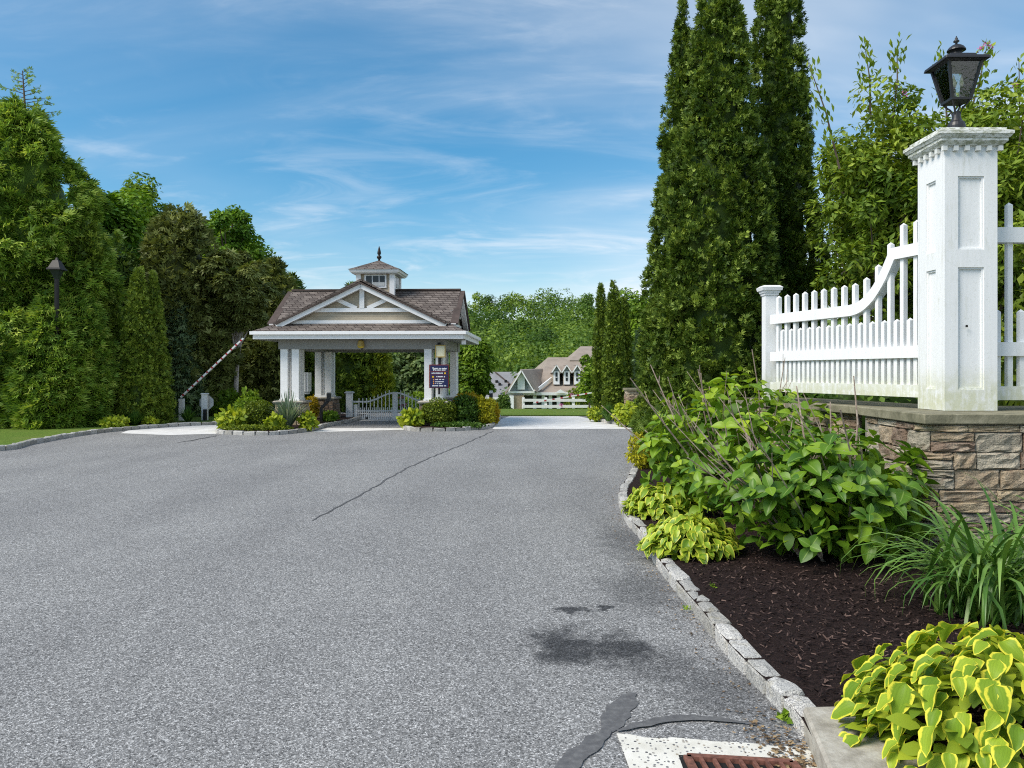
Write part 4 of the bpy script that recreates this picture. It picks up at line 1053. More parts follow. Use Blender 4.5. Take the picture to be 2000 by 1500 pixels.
MB().box(-2.40, -1.80, -1.419, 1.419, bz0_+.004, bz1_-.002, M=PM).build('beam', M['shaded_trim'], pav)
MB().box(1.80, 2.40, -1.419, 1.419, bz0_+.004, bz1_-.002, M=PM).build('beam', M['shaded_trim'], pav)
MB().box(-2.96, 2.96, -2.36, 2.36, 2.553, 2.585, M=PM).build('ceiling', M['shaded_trim'], pav)
EX, EY = 3.0, 2.4
for nm, q in (('fascia', (2.545, 2.67, 0)), ('gutter', (2.672, 2.765, .085))):
    z0, z1, ext = q
    for a in (-1, 1):
        MB().box(-EX-ext, EX+ext, a*EY-.0 if a > 0 else -EY-ext-.03, a*EY+.03+ext if a > 0 else -EY, z0, z1, M=PM).build(nm, M['white_gloss'], pav)
        MB().box(a*EX if a > 0 else -EX-.03-ext, a*EX+.03+ext if a > 0 else -EX, -EY+.001, EY-.001, z0, z1-.002, M=PM).build(nm, M['white_gloss'], pav)
# skirt roof
ix, iy, zo, zi_ = 2.5, 1.83, 2.77, 3.045
sk = MB()
oc = [(-EX-.05, -EY-.05), (EX+.05, -EY-.05), (EX+.05, EY+.05), (-EX-.05, EY+.05)]; ic = [(-ix, -iy), (ix, -iy), (ix, iy), (-ix, iy)]
for i in range(4):
    j = (i+1) % 4
    sk.slab(T_([(*oc[i], zo), (*oc[j], zo), (*ic[j], zi_), (*ic[i], zi_)]), .05)
sk.build('skirt_roof', M['shingle'], pav)
# main roof along x
RZ = 4.17; EZ = 2.99; hx = 2.66; sy_ = 1.92
MB().slab(T_([(-hx, -sy_, EZ), (hx, -sy_, EZ), (hx, 0, RZ), (-hx, 0, RZ)]), .06).slab(T_([(hx, sy_, EZ), (-hx, sy_, EZ), (-hx, 0, RZ), (hx, 0, RZ)]), .06).build('main_roof', M['shingle'], pav)
MB().beam(*T_([(-hx-.01, 0, RZ+.012), (hx+.01, 0, RZ+.012)]), .16, .05).build('ridge_cap', M['ridge_cap'], pav)
# front and rear cross gable
GZ, GB, gh = 4.235, 2.97, 2.55
for a in (-1, 1):
    yf = a*2.06
    sl = MB()
    A, B, D = (0, yf, GZ), (-gh, yf, GB), (gh, yf, GB)
    A2_, B2_, D2_ = (0, 0, GZ), (-gh, a*.4, GB), (gh, a*.4, GB)
    if a < 0: sl.slab(T_([B, A, A2_, B2_][::-1]), .06).slab(T_([A, D, D2_, A2_][::-1]), .06)
    else: sl.slab(T_([B, A, A2_, B2_]), .06).slab(T_([A, D, D2_, A2_]), .06)
    sl.build('cross_gable_roof', M['shingle'], pav)
def gable(half, peak, base, plane, zoff=0):
    """white truss and tan siding in the gable; plane maps (u, d, z) to local coordinates, d pointing outwards"""
    mp = lambda u, d, z: PM @ Vector(plane(u, d, z))
    out = (mp(0, 1, 0)-mp(0, 0, 0)).normalized(); slope = (peak-base)/half
    MB().slab([mp(-half+.1, 0, base), mp(half-.1, 0, base), mp(0, 0, peak-.06)], .12, out).build('gable_wall', M['tan_siding'], pav)
    for s_ in (-1, 1):
        MB().beam(mp(s_*(half+.02), .16, base-.075), mp(0, .16, peak-.085), .16, .15, out).build('rake_board', M['white_gloss'], pav)
        MB().beam(mp(s_*(half+.03), .19, base-.005), mp(0, .19, peak-.012), .045, .22, out).build('drip_edge', M['ridge_cap'], pav)
    zc_ = base+(peak-base)*.34; uc = half*(1-.34)-.04
    MB().beam(mp(-uc, .03, zc_), mp(uc, .03, zc_), .115, .06, out).build('collar_board', M['white_gloss'], pav)
    MB().beam(mp(-half+.32, .02, base+.06), mp(half-.32, .02, base+.06), .10, .04, out).build('base_board', M['white_gloss'], pav)
    MB().beam(mp(0, .04, zc_+.06), mp(0, .04, peak-.15), .14, .06, out).build('king_post', M['white_gloss'], pav)
    for s_ in (-1, 1):
        MB().beam(mp(s_*.16, .03, zc_+.05), mp(s_*half*.32, .03, base+(peak-base)*.62), .115, .05, out).build('brace', M['white_gloss'], pav)
gable(2.44, GZ-.05, 3.0, lambda u, d, z: (u, -1.86-d, z))
gable(2.44, GZ-.05, 3.0, lambda u, d, z: (-u, 1.86+d, z))
gable(1.86, RZ-.03, 3.0, lambda u, d, z: (2.50+d, u, z))
gable(1.86, RZ-.03, 3.0, lambda u, d, z: (-2.50-d, -u, z))
# cupola
cup = MB().box(-.42, .62, -.52, .52, 3.55, 4.62, M=PM).build('cupola', M['tan_siding'], pav)
for x_ in (-.42, .62):
    for y_ in (-.52, .52): MB().box(x_-.075, x_+.075, y_-.075, y_+.075, 3.6, 4.615, M=PM).build('corner_board', M['white_gloss'], cup)
for R_, cx2 in ((0, .1), (1, .1), (2, .1), (3, .1)):
    R = PM @ Matrix.Translation((.1, 0, 0)) @ Matrix.Rotation(R_*PI/2, 4, 'Z')
    MB().box(-.34, .34, -.555, -.521, 4.19, 4.60, R).build('cupola_window', M['white_gloss'], cup)
    for a, b in ((-.29, -.11), (-.08, .10), (.13, .29)): MB().box(a, b, -.566, -.556, 4.25, 4.56, R).build('pane', M['dark_window'], cup)
    MB().box(-.08, .29, -.572, -.567, 4.25, 4.36, R).build('sill_board', M['grey_sign'], cup)
MB().frustum(.1, 0, 4.62, 4.66, .70, .72, M=PM).frustum(.1, 0, 4.661, 4.74, .75, .77, M=PM).build('cupola_fascia', M['white_gloss'], cup)
MB().frustum(.1, 0, 4.741, 4.80, .80, .66, M=PM).frustum(.1, 0, 4.801, 5.10, .655, .03, M=PM).build('cupola_roof', M['shingle'], cup)
q = PM @ Vector((.1, 0, 0))
MB().lathe(q.x, q.y, [(.05, 5.07), (.03, 5.14), (.075, 5.19), (.07, 5.24), (.03, 5.27), (.06, 5.32), (.055, 5.38), (.03, 5.48), (.006, 5.56)], 12).build('finial', M['dark_metal'], cup, smooth=True)
# fittings hung on the pavilion
q = PM @ Vector((.02, -2.12, 0))
hl = thing('hanging_lamp', 'small yellow lamp hanging under the front beam of the pavilion', 'lamp', (q.x, q.y, 2.5))
MB().lathe(q.x, q.y, [(.11, 2.34), (.10, 2.40), (.085, 2.50), (.03, 2.53)], 10).build('shade', M['gold_metal'], hl)
MB().lathe(q.x, q.y, [(.03, 2.29), (.085, 2.315), (.10, 2.338)], 10).build('glass', M['brass_yellow'], hl)
MB().lathe(q.x+.03, q.y, [(.012, 2.24), (.02, 2.29)], 8).build('pull', M['dark_metal'], hl)
q = W(860.5, 686, 22.78)
wlm = thing('wall_lantern', 'cream boxy lantern with gold frame on the right front column', 'lantern', q)
MB().box(q.x-.125, q.x+.125, 22.70, 22.90, q.z-.15, q.z+.15).build('glass_box', M['cream'], wlm)
fr = MB()
for a in (-.135, .135):
    fr.box(q.x+a-.012, q.x+a+.012, 22.685, 22.71, q.z-.17, q.z+.17)
fr.box(q.x-.147, q.x+.147, 22.684, 22.712, q.z+.15, q.z+.18).box(q.x-.147, q.x+.147, 22.684, 22.712, q.z-.18, q.z-.15)
fr.build('frame', M['gold_metal'], wlm)
MB().frustum(q.x-.05, 22.8, q.z+.181, q.z+.25, .05, .03).build('bracket', M['dark_metal'], wlm)
MB().box(q.x-.02, q.x+.02, 22.75, 22.80, q.z-.42, q.z-.181).build('hanger', M['dark_metal'], wlm)
# notice board: frame, panel, rules and short bars where the lettering is too small to read
q0, q1 = W(838, 758, 22.72), W(877, 712, 22.72)
sg = thing('notice_sign', 'navy notice board with maroon frame hung on the right front column', 'sign', ((q0.x+q1.x)/2, 22.72, q0.z))
ww, hh = q1.x-q0.x, q1.z-q0.z
def sgx(u): return q0.x+ww*u
def sgz(v): return q1.z-hh*v
MB().box(q0.x, q1.x, 22.72, 22.76, q0.z, q1.z).build('frame', M['maroon'], sg, bevel=.012)
MB().box(sgx(.06), sgx(.94), 22.713, 22.719, sgz(.97), sgz(.04)).build('panel', M['navy'], sg)
for v in (.30, .44, .57): MB().box(sgx(.09), sgx(.92), 22.709, 22.712, sgz(v+.012), sgz(v-.012)).build('rule', M['maroon'], sg)
def words(v, u0, u1, hgt, seed):
    rg = random.Random(seed); mb = MB(); u = u0
    while u < u1:
        L = rg.uniform(.025, .055); mb.box(sgx(u), sgx(min(u+L*.8, u1)), 22.707, 22.7115, sgz(v+hgt*rg.uniform(.7, 1)), sgz(v-hgt*rg.uniform(.6, 1))); u += L + (.035 if rg.random() < .18 else 0)
    mb.build('lettering', M['white_gloss'], sg)
words(.17, .28, .88, .028, 1); words(.235, .2, .82, .026, 2); words(.365, .13, .70, .028, 3); words(.515, .36, .80, .028, 4)
words(.635, .32, .76, .022, 5); words(.73, .32, .74, .02, 6); words(.81, .32, .66, .02, 7); words(.90, .16, .86, .026, 8)
for u, v, m_ in ((.80, .37, 'yellow_paint'), (.20, .52, 'yellow_paint'), (.23, .645, 'orange_paint'), (.23, .73, 'orange_paint'), (.23, .81, 'orange_paint')):
    r_ = .028 if m_ == 'yellow_paint' else .019
    vs = [(sgx(u)+r_*math.cos(2*PI*k/10), 22.7105, sgz(v)+r_*math.sin(2*PI*k/10)) for k in range(10)]
    MB().slab(vs, .003, (0, -1, 0)).build('dot', M[m_], sg)
vs = [(sgx(.15), sgz(.13)), (sgx(.22), sgz(.11)), (sgx(.30), sgz(.2)), (sgx(.26), sgz(.25)), (sgx(.19), sgz(.2))]
MB().slab([(x_, 22.7105, z_) for x_, z_ in vs], .003, (0, -1, 0)).build('emblem', M['grey_sign'], sg)
MB().box(sgx(.45), sgx(.53), 22.765, 22.85, q0.z-.18, q1.z+.3).build('hanger_post', M['dark_metal'], sg)
# white shutter-like box seen edge-on by the left column
q = W(599, 747, 24.6)
cb_ = thing('wall_cabinet', 'narrow white cabinet on the inner side of the left column', 'cabinet', q)
MB().box(q.x-.07, q.x+.07, 24.5, 24.9, q.z-.28, q.z+.31).build('case', M['white_gloss'], cb_)
MB().box(q.x-.02, q.x+.0, 24.47, 24.499, q.z-.27, q.z+.30).box(q.x-.05, q.x+.05, 24.55, 24.8, q.z-.36, q.z-.281).build('edge_trim', M['grey_sign'], cb_)
q = W(905, 669, 22.75)
fl = thing('floodlight', 'small white floodlight under the right eave corner', 'lamp', q)
MB().box(q.x-.05, q.x+.07, 22.72, 22.84, q.z-.05, q.z+.06, ).build('housing', M['white_gloss'], fl); MB().box(q.x-.015, q.x+.015, 22.85, 22.9, q.z+.02, 2.54).build('arm', M['white_gloss'], fl)
# bent card-reader pedestals
def reader(px, py, Y, label, flip=1, white_top=False):
    a = W(px, py, Y); r = thing('reader_pedestal', label, 'pedestal', (a.x, Y, .08))
    k = Y/F
    MB().beam((a.x, Y, .06), (a.x, Y, zpx(796, Y)), .085, .085, (0, 1, 0)).beam((a.x, Y-.003, zpx(797.5, Y)), (a.x+flip*15*k, Y-.003, zpx(781, Y)), .085, .08, (0, 1, 0)).build('post', M['black_metal'], r)
    MB().box(a.x+flip*15*k-.06, a.x+flip*15*k+.06, Y-.07, Y+.05, zpx(784, Y), zpx(768, Y)).build('reader_box', M['black_metal'], r)
    if white_top: MB().box(a.x+flip*15*k-.06, a.x+flip*15*k+.06, Y-.07, Y+.05, zpx(768, Y)+.002, zpx(763, Y)).build('cap', M['white_gloss'], r)
    else: MB().box(a.x+flip*15*k-.04, a.x+flip*15*k+.04, Y-.06, Y+.04, zpx(768, Y)+.002, zpx(766, Y)).build('cap', M['grey_sign'], r)
reader(627.5, 820, 24.4, 'black bent reader pedestal in front of the stone column base')
reader(944, 815, 26.5, 'black bent reader pedestal with white top right of the pavilion', 1, True)

# ------------------------------------------------------------------ driveway gate
gt = thing('driveway_gate', 'pale grey arched picket gate closed across the lane', 'gate', (-4, 26.9, 0))
GY = 26.9
def gx(px): return (px-CX)/F*GY
def gz(py): return zpx(py, GY)
pm = 'gate_grey'
def gate_post(px):
    q = gx(px)
    MB().box(q-.10, q+.10, GY-.10, GY+.10, 0, gz(768.5)).build('gate_post', M[pm], gt)
    MB().frustum(q, GY, gz(768.5)+.001, gz(766.5), .115, .155).frustum(q, GY, gz(766.5)+.001, gz(764.5), .155, .10).build('post_cap', M[pm], gt)
gate_post(682.5); gate_post(862)
def arch(px):
    c_, half_ = 771.5, 58.0; u = abs(px-c_)
    if u > half_-4: return 784.5
    return 767.3 + (784.5-767.3)*(1-math.cos(u/half_*PI*.97))/2*1.02
pts = [(gx(p), GY, gz(arch(p))) for p in np.linspace(690, 855, 60)]
top = MB()
for a, b in zip(pts, pts[1:]): top.beam(a, b, .045, .055, (0, 0, 1))
top.build('arched_rail', M[pm], gt)
for y_, nm in ((802.5, 'middle_rail'), (818, 'bottom_rail')):
    MB().box(gx(692), gx(855), GY-.02, GY+.02, gz(y_+1.6), gz(y_-1.6)).build(nm, M[pm], gt)
for p in (694.5, 771.5, 850): MB().box(gx(p)-(.085 if p == 771.5 else .06), gx(p)+(.085 if p == 771.5 else .06), GY-.026, GY+.03, gz(819.5), gz(arch(p)-1 if p == 771.5 else 790)).build('stile', M[pm], gt)
i = 0; p = 701.5
while p < 848:
    if abs(p-771.5) > 5.0:
        picket(gt, Vector((gx(p), GY-.035, 0)), Vector((1, 0, 0)), Vector((0, 1, 0)), gz(818), gz(arch(p)-7.5), .026, pm)
        picket(gt, Vector((gx(p+3.7), GY-.035, 0)), Vector((1, 0, 0)), Vector((0, 1, 0)), gz(818), gz(795), .022, pm)
    p += 7.4
MB().lathe(gx(717), GY, [(.05, .02), (.06, .05), (.05, .09)], 10).build('gate_wheel', M['dark_metal'], gt)

# barrier arms, stop sign back, posts
def barrier(a, b, label, n, cabinet):
    a, b = Vector(a), Vector(b); r = thing('barrier_arm', label, 'barrier', a); d = (b-a)
    MB().beam(a, b, .05, .085, (0, 1, 0)).build('boom', M['white_gloss'], r)
    for i in range(n):
        s = (i+.55)/n; m_ = MB().beam(a+d*(s-.14/n)+Vector((0, -.004, 0)), a+d*(s+.14/n)+Vector((0, -.004, 0)), .05, .089, (0, 1, 0)); m_.build('red_stripe', M['red_paint'], r)
    if cabinet:
        MB().box(a.x-.10, a.x+.04, a.y+.06, a.y+.2, 0, a.z-.05).build('stand', M['white_gloss'], r)
barrier(W(353.5, 776, 25.0), W(475.5, 661, 25.0), 'red and white barrier arm raised over the left lane', 13, True)
barrier(W(1185, 762, 33), W(1042, 786.5, 33), 'red and white barrier arm lowered before the clubhouse fence', 9, True)
q = W(399.5, 825, 25.2)
sp2 = thing('stop_sign', 'grey octagonal back of a road sign on a white post by the left lane', 'sign', (q.x, 25.2, .05))
MB().box(q.x-.085, q.x+.085, 25.16, 25.3, zpx(826, 25.2), zpx(770, 25.2)).frustum(q.x, 25.23, zpx(770, 25.2)+.001, zpx(768, 25.2), .105, .09).build('post', M['white_gloss'], sp2)
oz = zpx(786.5, 25.2); vs = [(q.x+.22*math.cos(PI/8+k*PI/4)/math.cos(PI/8), 25.36, oz+.22*math.sin(PI/8+k*PI/4)/math.cos(PI/8)) for k in range(8)]
MB().slab(vs, .012, (0, -1, 0)).build('octagon_plate', M['grey_sign'], sp2)
bp = MB().box(q.x+.02, q.x+.11, 25.02, 25.12, .03, zpx(799, 25.2)).build('bollard', M['black_metal']); tag(bp, 'short black post before the white sign post', 'bollard')

# lamp post among the arborvitae
q = W(111, 590, 21.93)
lp = thing('lamp_post', 'dark lamp post half swallowed by the tall arborvitae', 'street lamp', (q.x, 21.93, .08))
MB().tube([(q.x, 21.93, .05), (q.x, 21.93, zpx(545, 21.93))], .062, 10).build('post', M['dark_metal'], lp)
MB().frustum(q.x, 21.93, zpx(545, 21.93), zpx(528, 21.93), .05, .13).build('lamp_body', M['dark_window'], lp)
MB().frustum(q.x, 21.93, zpx(527.5, 21.93), zpx(524, 21.93), .19, .18).frustum(q.x, 21.93, zpx(523.8, 21.93), zpx(509, 21.93), .16, .075).build('lamp_roof', M['dark_metal'], lp)
MB().frustum(q.x, 21.93, zpx(508.8, 21.93), zpx(503, 21.93), .04, .015).build('finial', M['dark_metal'], lp)

# small features beyond the gate
for i, (px, lab) in enumerate(((757, 'left grey mailbox cabinet with red roof beyond the gate'), (784.5, 'right grey mailbox cabinet with red roof beyond the gate'))):
    q = W(px, 782, 34); r = thing('mailbox', lab, 'mailbox', (q.x, 34, terr(34)), 'mailbox cabinets beyond the gate')
    MB().box(q.x-.11, q.x+.11, 33.9, 34.1, zpx(789, 34), zpx(777.5, 34)).build('box', M['mailbox_grey'], r)
    MB().frustum(q.x, 34, zpx(777.4, 34), zpx(774.5, 34), .15, .10).build('roof', M['reddish_roof'], r)
    MB().box(q.x-.03, q.x+.03, 33.88, 33.897, zpx(783, 34), zpx(780, 34)).build('slot', M['dark_metal'], r)
    MB().box(q.x-.035, q.x+.035, 33.97, 34.03, terr(34)-.1, zpx(789, 34)-.002).build('post', M['mailbox_grey'], r)

# ------------------------------------------------------------------ trees: right foreground group
gA = 'tall dark columnar arborvitae behind the fence post'
conifer('arborvitae', 'slimmer dark arborvitae on the left side of the tall trio', 1334, 13.2, [(6, 2), (60, 11), (150, 24), (300, 40), (430, 55), (600, 74), (760, 82), (900, 78)], 'thuja', 62000, .075, 1, FAN3, rnd=.42, clump=40, cs=.07, lump=.13, group=gA, ground=.08)
conifer('arborvitae', 'widest dark arborvitae in the middle of the tall trio', 1402, 12.7, [(-110, 3), (-60, 15), (0, 32), (100, 47), (200, 62), (320, 84), (420, 98), (600, 110), (760, 120), (930, 110)], 'thuja', 92000, .08, 2, FAN3, rnd=.42, clump=42, cs=.075, lump=.13, group=gA, ground=.08)
conifer('arborvitae', 'dark arborvitae on the right side of the tall trio', 1520, 13.8, [(-150, 4), (-60, 25), (60, 42), (200, 49), (330, 58), (430, 74), (560, 82), (760, 86), (880, 82)], 'thuja', 76000, .075, 3, FAN3, rnd=.42, clump=40, cs=.075, lump=.13, group=gA, ground=.08)

tree('rhododendron_tree', 'broad leaved tree with open branching right of the tall arborvitae', (1582, 130, 1850, 700), 11.5, 'rhodo', 31, nb=190, br=.062, lpb=130, ls=.115, T=ELL, trunk=.07, limbs=40, base=.08, ry=1.4, shellbias=.6)
tree('rhododendron_tree', 'broad leaved tree rising behind the lantern and pillar', (1790, 150, 2060, 720), 10.8, 'rhodo', 32, nb=170, br=.062, lpb=130, ls=.115, T=ELL, trunk=.07, limbs=40, base=.08, ry=1.3, shellbias=.6)
tree('rhododendron_tree', 'dense darker leafy tree filling the gap between arborvitae and pillar', (1560, 250, 1990, 760), 15.5, 'rhodo', 33, nb=150, br=.06, lpb=130, ls=.14, T=ELL, trunk=.10, limbs=30, base=.08, ry=2.2, shellbias=.55, tint=-.22)
tree('rhododendron_tree', 'leafy tree at the right edge behind the picket fence', (1930, 60, 2300, 760), 12.4, 'rhodo', 34, nb=130, br=.06, lpb=130, ls=.12, T=ELL, trunk=.09, limbs=25, base=.08, ry=1.6, shellbias=.5)
shrub('rhododendron', 'yellow green rhododendron behind the right picket fence', (1935, 560, 2120, 800), 9.2, 'box', 35, n=1500, ls=.13, base=.08, rough=.12)
shrub('dark_shrub', 'dark shrub low behind the left fence panel', (1540, 640, 1840, 800), 11.5, 'azalea', 36, n=2600, ls=.12, base=.08, rough=.1)
# airy sprigs that stick out against the sky
def sprigs(parent_label, pts, Y, seed, mat='rhodo', ls=.115, group=None):
    for i, (x0, y0, x1, y1, lab) in enumerate(pts):
        rng = np.random.default_rng(seed+i); a, b = W(x0, y0, Y), W(x1, y1, Y)
        r = thing('leafy_branch', lab, 'branch', a)
        m_ = a.lerp(b, .5)+Vector((.03, 0, .04)); MB().tube([a, m_, b], [.016, .011, .004], 5).build('stem', M['bark'], r)
        n = 90; s = rng.random(n)**.8; pos = np.array([a.lerp(b, float(q)) for q in s]) + rng.normal(0, .09, (n, 3))*(1.1-s[:, None]*.5)
        up = rng.normal(0, .5, (n, 3))+np.array([0, 0, .9]); fw = rng.normal(0, .8, (n, 3))+np.array(b-a)*1.5
        V, Fq, tf = scatter(ELL, pos, fw, up, rng.uniform(.7, 1.2, n)*ls)
        put('leaves', np_mesh('leaves', V, Fq, M[mat], np.repeat(np.clip(rng.normal(.5, .2, n), 0, 1), tf)), r)
sprigs('', [(1640, 330, 1578, 120, 'thin leafy branch beside the right arborvitae top'), (1700, 230, 1690, 95, 'left of two leafy shoots topping the broad leaved tree'), (1745, 230, 1752, 90, 'right of two leafy shoots topping the broad leaved tree'),
            (1850, 260, 1836, 105, 'leafy shoot just left of the lantern roof'), (1985, 330, 1990, 115, 'leafy shoot at the right edge beyond the lantern')], 11.0, 300)
sprigs('', [(1890, 240, 1928, 88, 'leafy shoot with pink buds right of the lantern finial')], 11.2, 340)
for i, (x, y) in enumerate(((1766, 183), (1925, 85), (1935, 92), (1980, 165), (1912, 95))):
    rng = np.random.default_rng(400+i); q = W(x, y, 10.6 if i not in (1, 2, 4) else 11.1); n = 14
    V, Fq, tf = scatter(LEAF, np.array(q)+rng.normal(0, .02, (n, 3)), rng.normal(0, 1, (n, 3)), rng.normal(0, 1, (n, 3)), rng.uniform(.025, .045, n))
    o = put('flower', np_mesh('flower', V, Fq, M['pink_flower'])); tag(o, ['pink blossom in the tree left of the lantern', 'lower pink blossom tip above the lantern shoot', 'outer pink blossom on the lantern shoot', 'pink blossom at the right edge above the pillar', 'inner pink blossom on the lantern shoot'][i], 'flower', 'pink blossoms in the trees')

# ------------------------------------------------------------------ trees: left group
conifer('giant_arborvitae', 'huge feathery arborvitae at the left edge with sparse leader', 30, 24.2, [(200, 8), (225, 40), (260, 70), (310, 100), (360, 130), (450, 160), (560, 182), (700, 196), (790, 196), (846, 180)], 'giant', 84000, .25, 51, FAN3N, out=.95, upw=-.12, rnd=.28, clump=34, cs=.17, lump=.22)
conifer('giant_arborvitae', 'feathery arborvitae running out of the left edge', -190, 25.2, [(150, 8), (210, 60), (300, 100), (450, 160), (600, 190), (846, 190)], 'giant', 26000, .27, 52, FAN3N, out=.95, upw=-.12, rnd=.28, clump=34, cs=.19, lump=.2)
conifer('giant_arborvitae', 'lower feathery arborvitae spreading over the lawn edge', 140, 23.0, [(560, 10), (600, 42), (680, 66), (760, 72), (842, 68)], 'giant', 30000, .22, 53, FAN3N, out=.95, upw=-.12, rnd=.28, clump=34, cs=.17, lump=.2)
conifer('column_arborvitae', 'narrow pointed arborvitae just right of the lamp post', 168, 23.6, [(430, 4), (470, 16), (540, 30), (640, 40), (760, 46), (838, 44)], 'thuja_far', 9000, .2, 54, FAN3, group=None)
conifer('giant_arborvitae', 'young feathery arborvitae hiding the foot of the lamp post', 96, 22.2, [(582, 6), (620, 30), (680, 52), (760, 64), (842, 62)], 'giant', 15000, .22, 55, FAN3N, out=.9, upw=-.05, rnd=.3, clump=26, cs=.15, lump=.2)
r = thing('leader_shoot', 'sparse leader shoot on top of the huge arborvitae', 'branch', W(50, 235, 24.2))
mb = MB(); a = W(52, 260, 24.2); b = W(44, 138, 24.2); mb.tube([a, b], [.05, .012], 5)
rng = np.random.default_rng(9); pp, ff_ = [], []
for i in range(26):
    q = a.lerp(b, .2+.8*i/26); sd = 1 if i % 2 else -1; L = .75*(1-.72*i/26)+.1
    e_ = q+Vector((sd*L*rng.uniform(.7, 1), rng.uniform(-.5, .5)*L, L*.25)); mb.tube([q, e_], [.014, .004], 4)
    for k in range(7): pp.append(q.lerp(e_, .35+.65*k/6)); ff_.append(e_-q)
mb.build('stem', M['bark'], r)
pp, ff_ = np.array(pp), np.array(ff_); V, Fq, tf = scatter(FAN3, pp+rng.normal(0, .03, pp.shape), ff_+rng.normal(0, .25, pp.shape), rng.normal(0, 1, pp.shape), rng.uniform(.07, .16, len(pp)))
put('leaves', np_mesh('leaves', V, Fq, M['giant'], np.repeat(rng.uniform(.2, .7, len(pp)), tf)), r)
tree('maple_tree', 'dark green maple rising behind the arborvitae on the left', (120, 325, 305, 640), 31, 'maple', 61, nb=60, br=.10, lpb=300, ls=.25, trunk=.2, ry=2.2, flat=.9)
tree('broadleaf_tree', 'light green tree with a wispy top behind the maple', (175, 330, 360, 640), 38, 'bright', 62, nb=55, br=.10, lpb=330, ls=.22, trunk=.2, tint=-.1)
tree('broadleaf_tree', 'bright green tree behind the brown cedar', (330, 410, 520, 640), 40, 'bright', 63, nb=50, br=.11, lpb=330, ls=.23, trunk=.2)
tree('broadleaf_tree', 'mid green tree filling the canopy between cedar and maple', (262, 388, 430, 640), 39, 'maple', 163, nb=50, br=.11, lpb=260, ls=.22, trunk=.2, tint=.12)
tree('broadleaf_tree', 'rounded mid green tree at the right shoulder of the left wood', (430, 452, 556, 660), 39, 'maple', 164, nb=44, br=.11, lpb=260, ls=.22, trunk=.2, tint=.05)
tree('broadleaf_tree', 'airy dark leaved tree crowning the left wood', (380, 392, 510, 560), 36, 'maple', 64, nb=36, br=.09, lpb=170, ls=.20, trunk=.16, limbs=24)
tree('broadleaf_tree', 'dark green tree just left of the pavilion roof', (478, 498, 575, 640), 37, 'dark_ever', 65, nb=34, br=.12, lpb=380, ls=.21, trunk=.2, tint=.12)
conifer('cedar', 'brownish dense cedar left of the bare trunk', 355, 28.5, [(408, 10), (440, 40), (510, 62), (600, 84), (700, 92), (800, 80)], 'cedar', 12000, .26, 66, FAN3, out=.9, upw=.15, rnd=.5, cs=.26, lump=.2, clump=16)
tree('cedar', 'loose brownish cedar with a bare pale trunk', (376, 470, 541, 660), 29.0, 'cedar', 67, nb=60, br=.085, lpb=150, ls=.26, T=FAN3, trunk=.10, bark='pale_bark', limbs=24, flat=1.0, ry=2.0)
conifer('cedar', 'brownish cedar close to the left end of the pavilion', 535, 32.5, [(510, 6), (550, 30), (620, 50), (720, 58), (812, 55)], 'cedar', 8000, .28, 68, FAN3, out=.9, upw=.1, rnd=.5, cs=.26, lump=.22, clump=16, tint=.05)
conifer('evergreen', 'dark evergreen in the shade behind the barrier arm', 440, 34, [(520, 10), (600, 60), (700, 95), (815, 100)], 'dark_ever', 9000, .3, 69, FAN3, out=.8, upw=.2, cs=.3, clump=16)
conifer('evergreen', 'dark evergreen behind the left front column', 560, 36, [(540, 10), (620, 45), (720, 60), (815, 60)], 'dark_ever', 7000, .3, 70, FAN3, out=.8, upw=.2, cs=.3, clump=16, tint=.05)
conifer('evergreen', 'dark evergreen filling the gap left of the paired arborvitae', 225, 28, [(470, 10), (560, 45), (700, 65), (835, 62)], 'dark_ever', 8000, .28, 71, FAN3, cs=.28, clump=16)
g2 = 'paired columnar arborvitae by the left lane'
conifer('column_arborvitae', 'left tip of the paired arborvitae by the left lane', 271, 23.7, [(515, 1), (545, 8), (620, 21), (720, 33), (800, 39), (834, 38)], 'thuja_far', 22000, .105, 72, FAN3, clump=22, cs=.11, group=g2, tint=.16)
conifer('column_arborvitae', 'right tip of the paired arborvitae by the left lane', 299, 24.0, [(532, 1), (565, 7), (640, 18), (730, 28), (800, 34), (832, 33)], 'thuja_far', 20000, .105, 73, FAN3, clump=22, cs=.11, group=g2, tint=.16)
conifer('column_arborvitae', 'thin green column between the feathery arborvitae and the pair', 217, 24.0, [(590, 2), (630, 9), (720, 17), (836, 19)], 'thuja_far', 4500, .16, 74, FAN3, clump=14)
conifer('weeping_conifer', 'pale bluish weeping conifer behind the barrier arm foot', 345, 27.4, [(562, 3), (600, 18), (660, 32), (740, 40), (826, 42)], 'blue_conifer', 8500, .2, 75, FAN3, out=.6, upw=-.55, rnd=.35, clump=14, cs=.2)

# trees seen through and beside the pavilion
conifer('column_arborvitae', 'dark arborvitae seen through the middle of the pavilion', 690, 33.0, [(560, 6), (620, 40), (700, 62), (760, 68), (822, 66)], 'thuja_far', 9000, .24, 81, FAN3, clump=16, cs=.26, tint=-.12)
conifer('column_arborvitae', 'yellow green arborvitae seen through the pavilion', 741, 32.3, [(620, 3), (670, 14), (740, 20), (820, 22)], 'yellow_thuja', 5000, .17, 82, FAN3, clump=14)
conifer('column_arborvitae', 'bright arborvitae seen between the left columns', 612, 33.0, [(600, 4), (660, 24), (740, 32), (822, 34)], 'thuja_far', 5000, .22, 83, FAN3, clump=14, tint=.2)
tree('willow', 'silvery green willow seen through the pavilion', (745, 640, 880, 810), 40, 'willow', 84, nb=60, br=.10, lpb=220, ls=.28, trunk=.15)
tree('broadleaf_tree', 'olive green tree at the right end of the pavilion', (880, 655, 975, 800), 37, 'bright', 85, nb=46, br=.10, lpb=260, ls=.19, trunk=.12, tint=-.22, limbs=16)
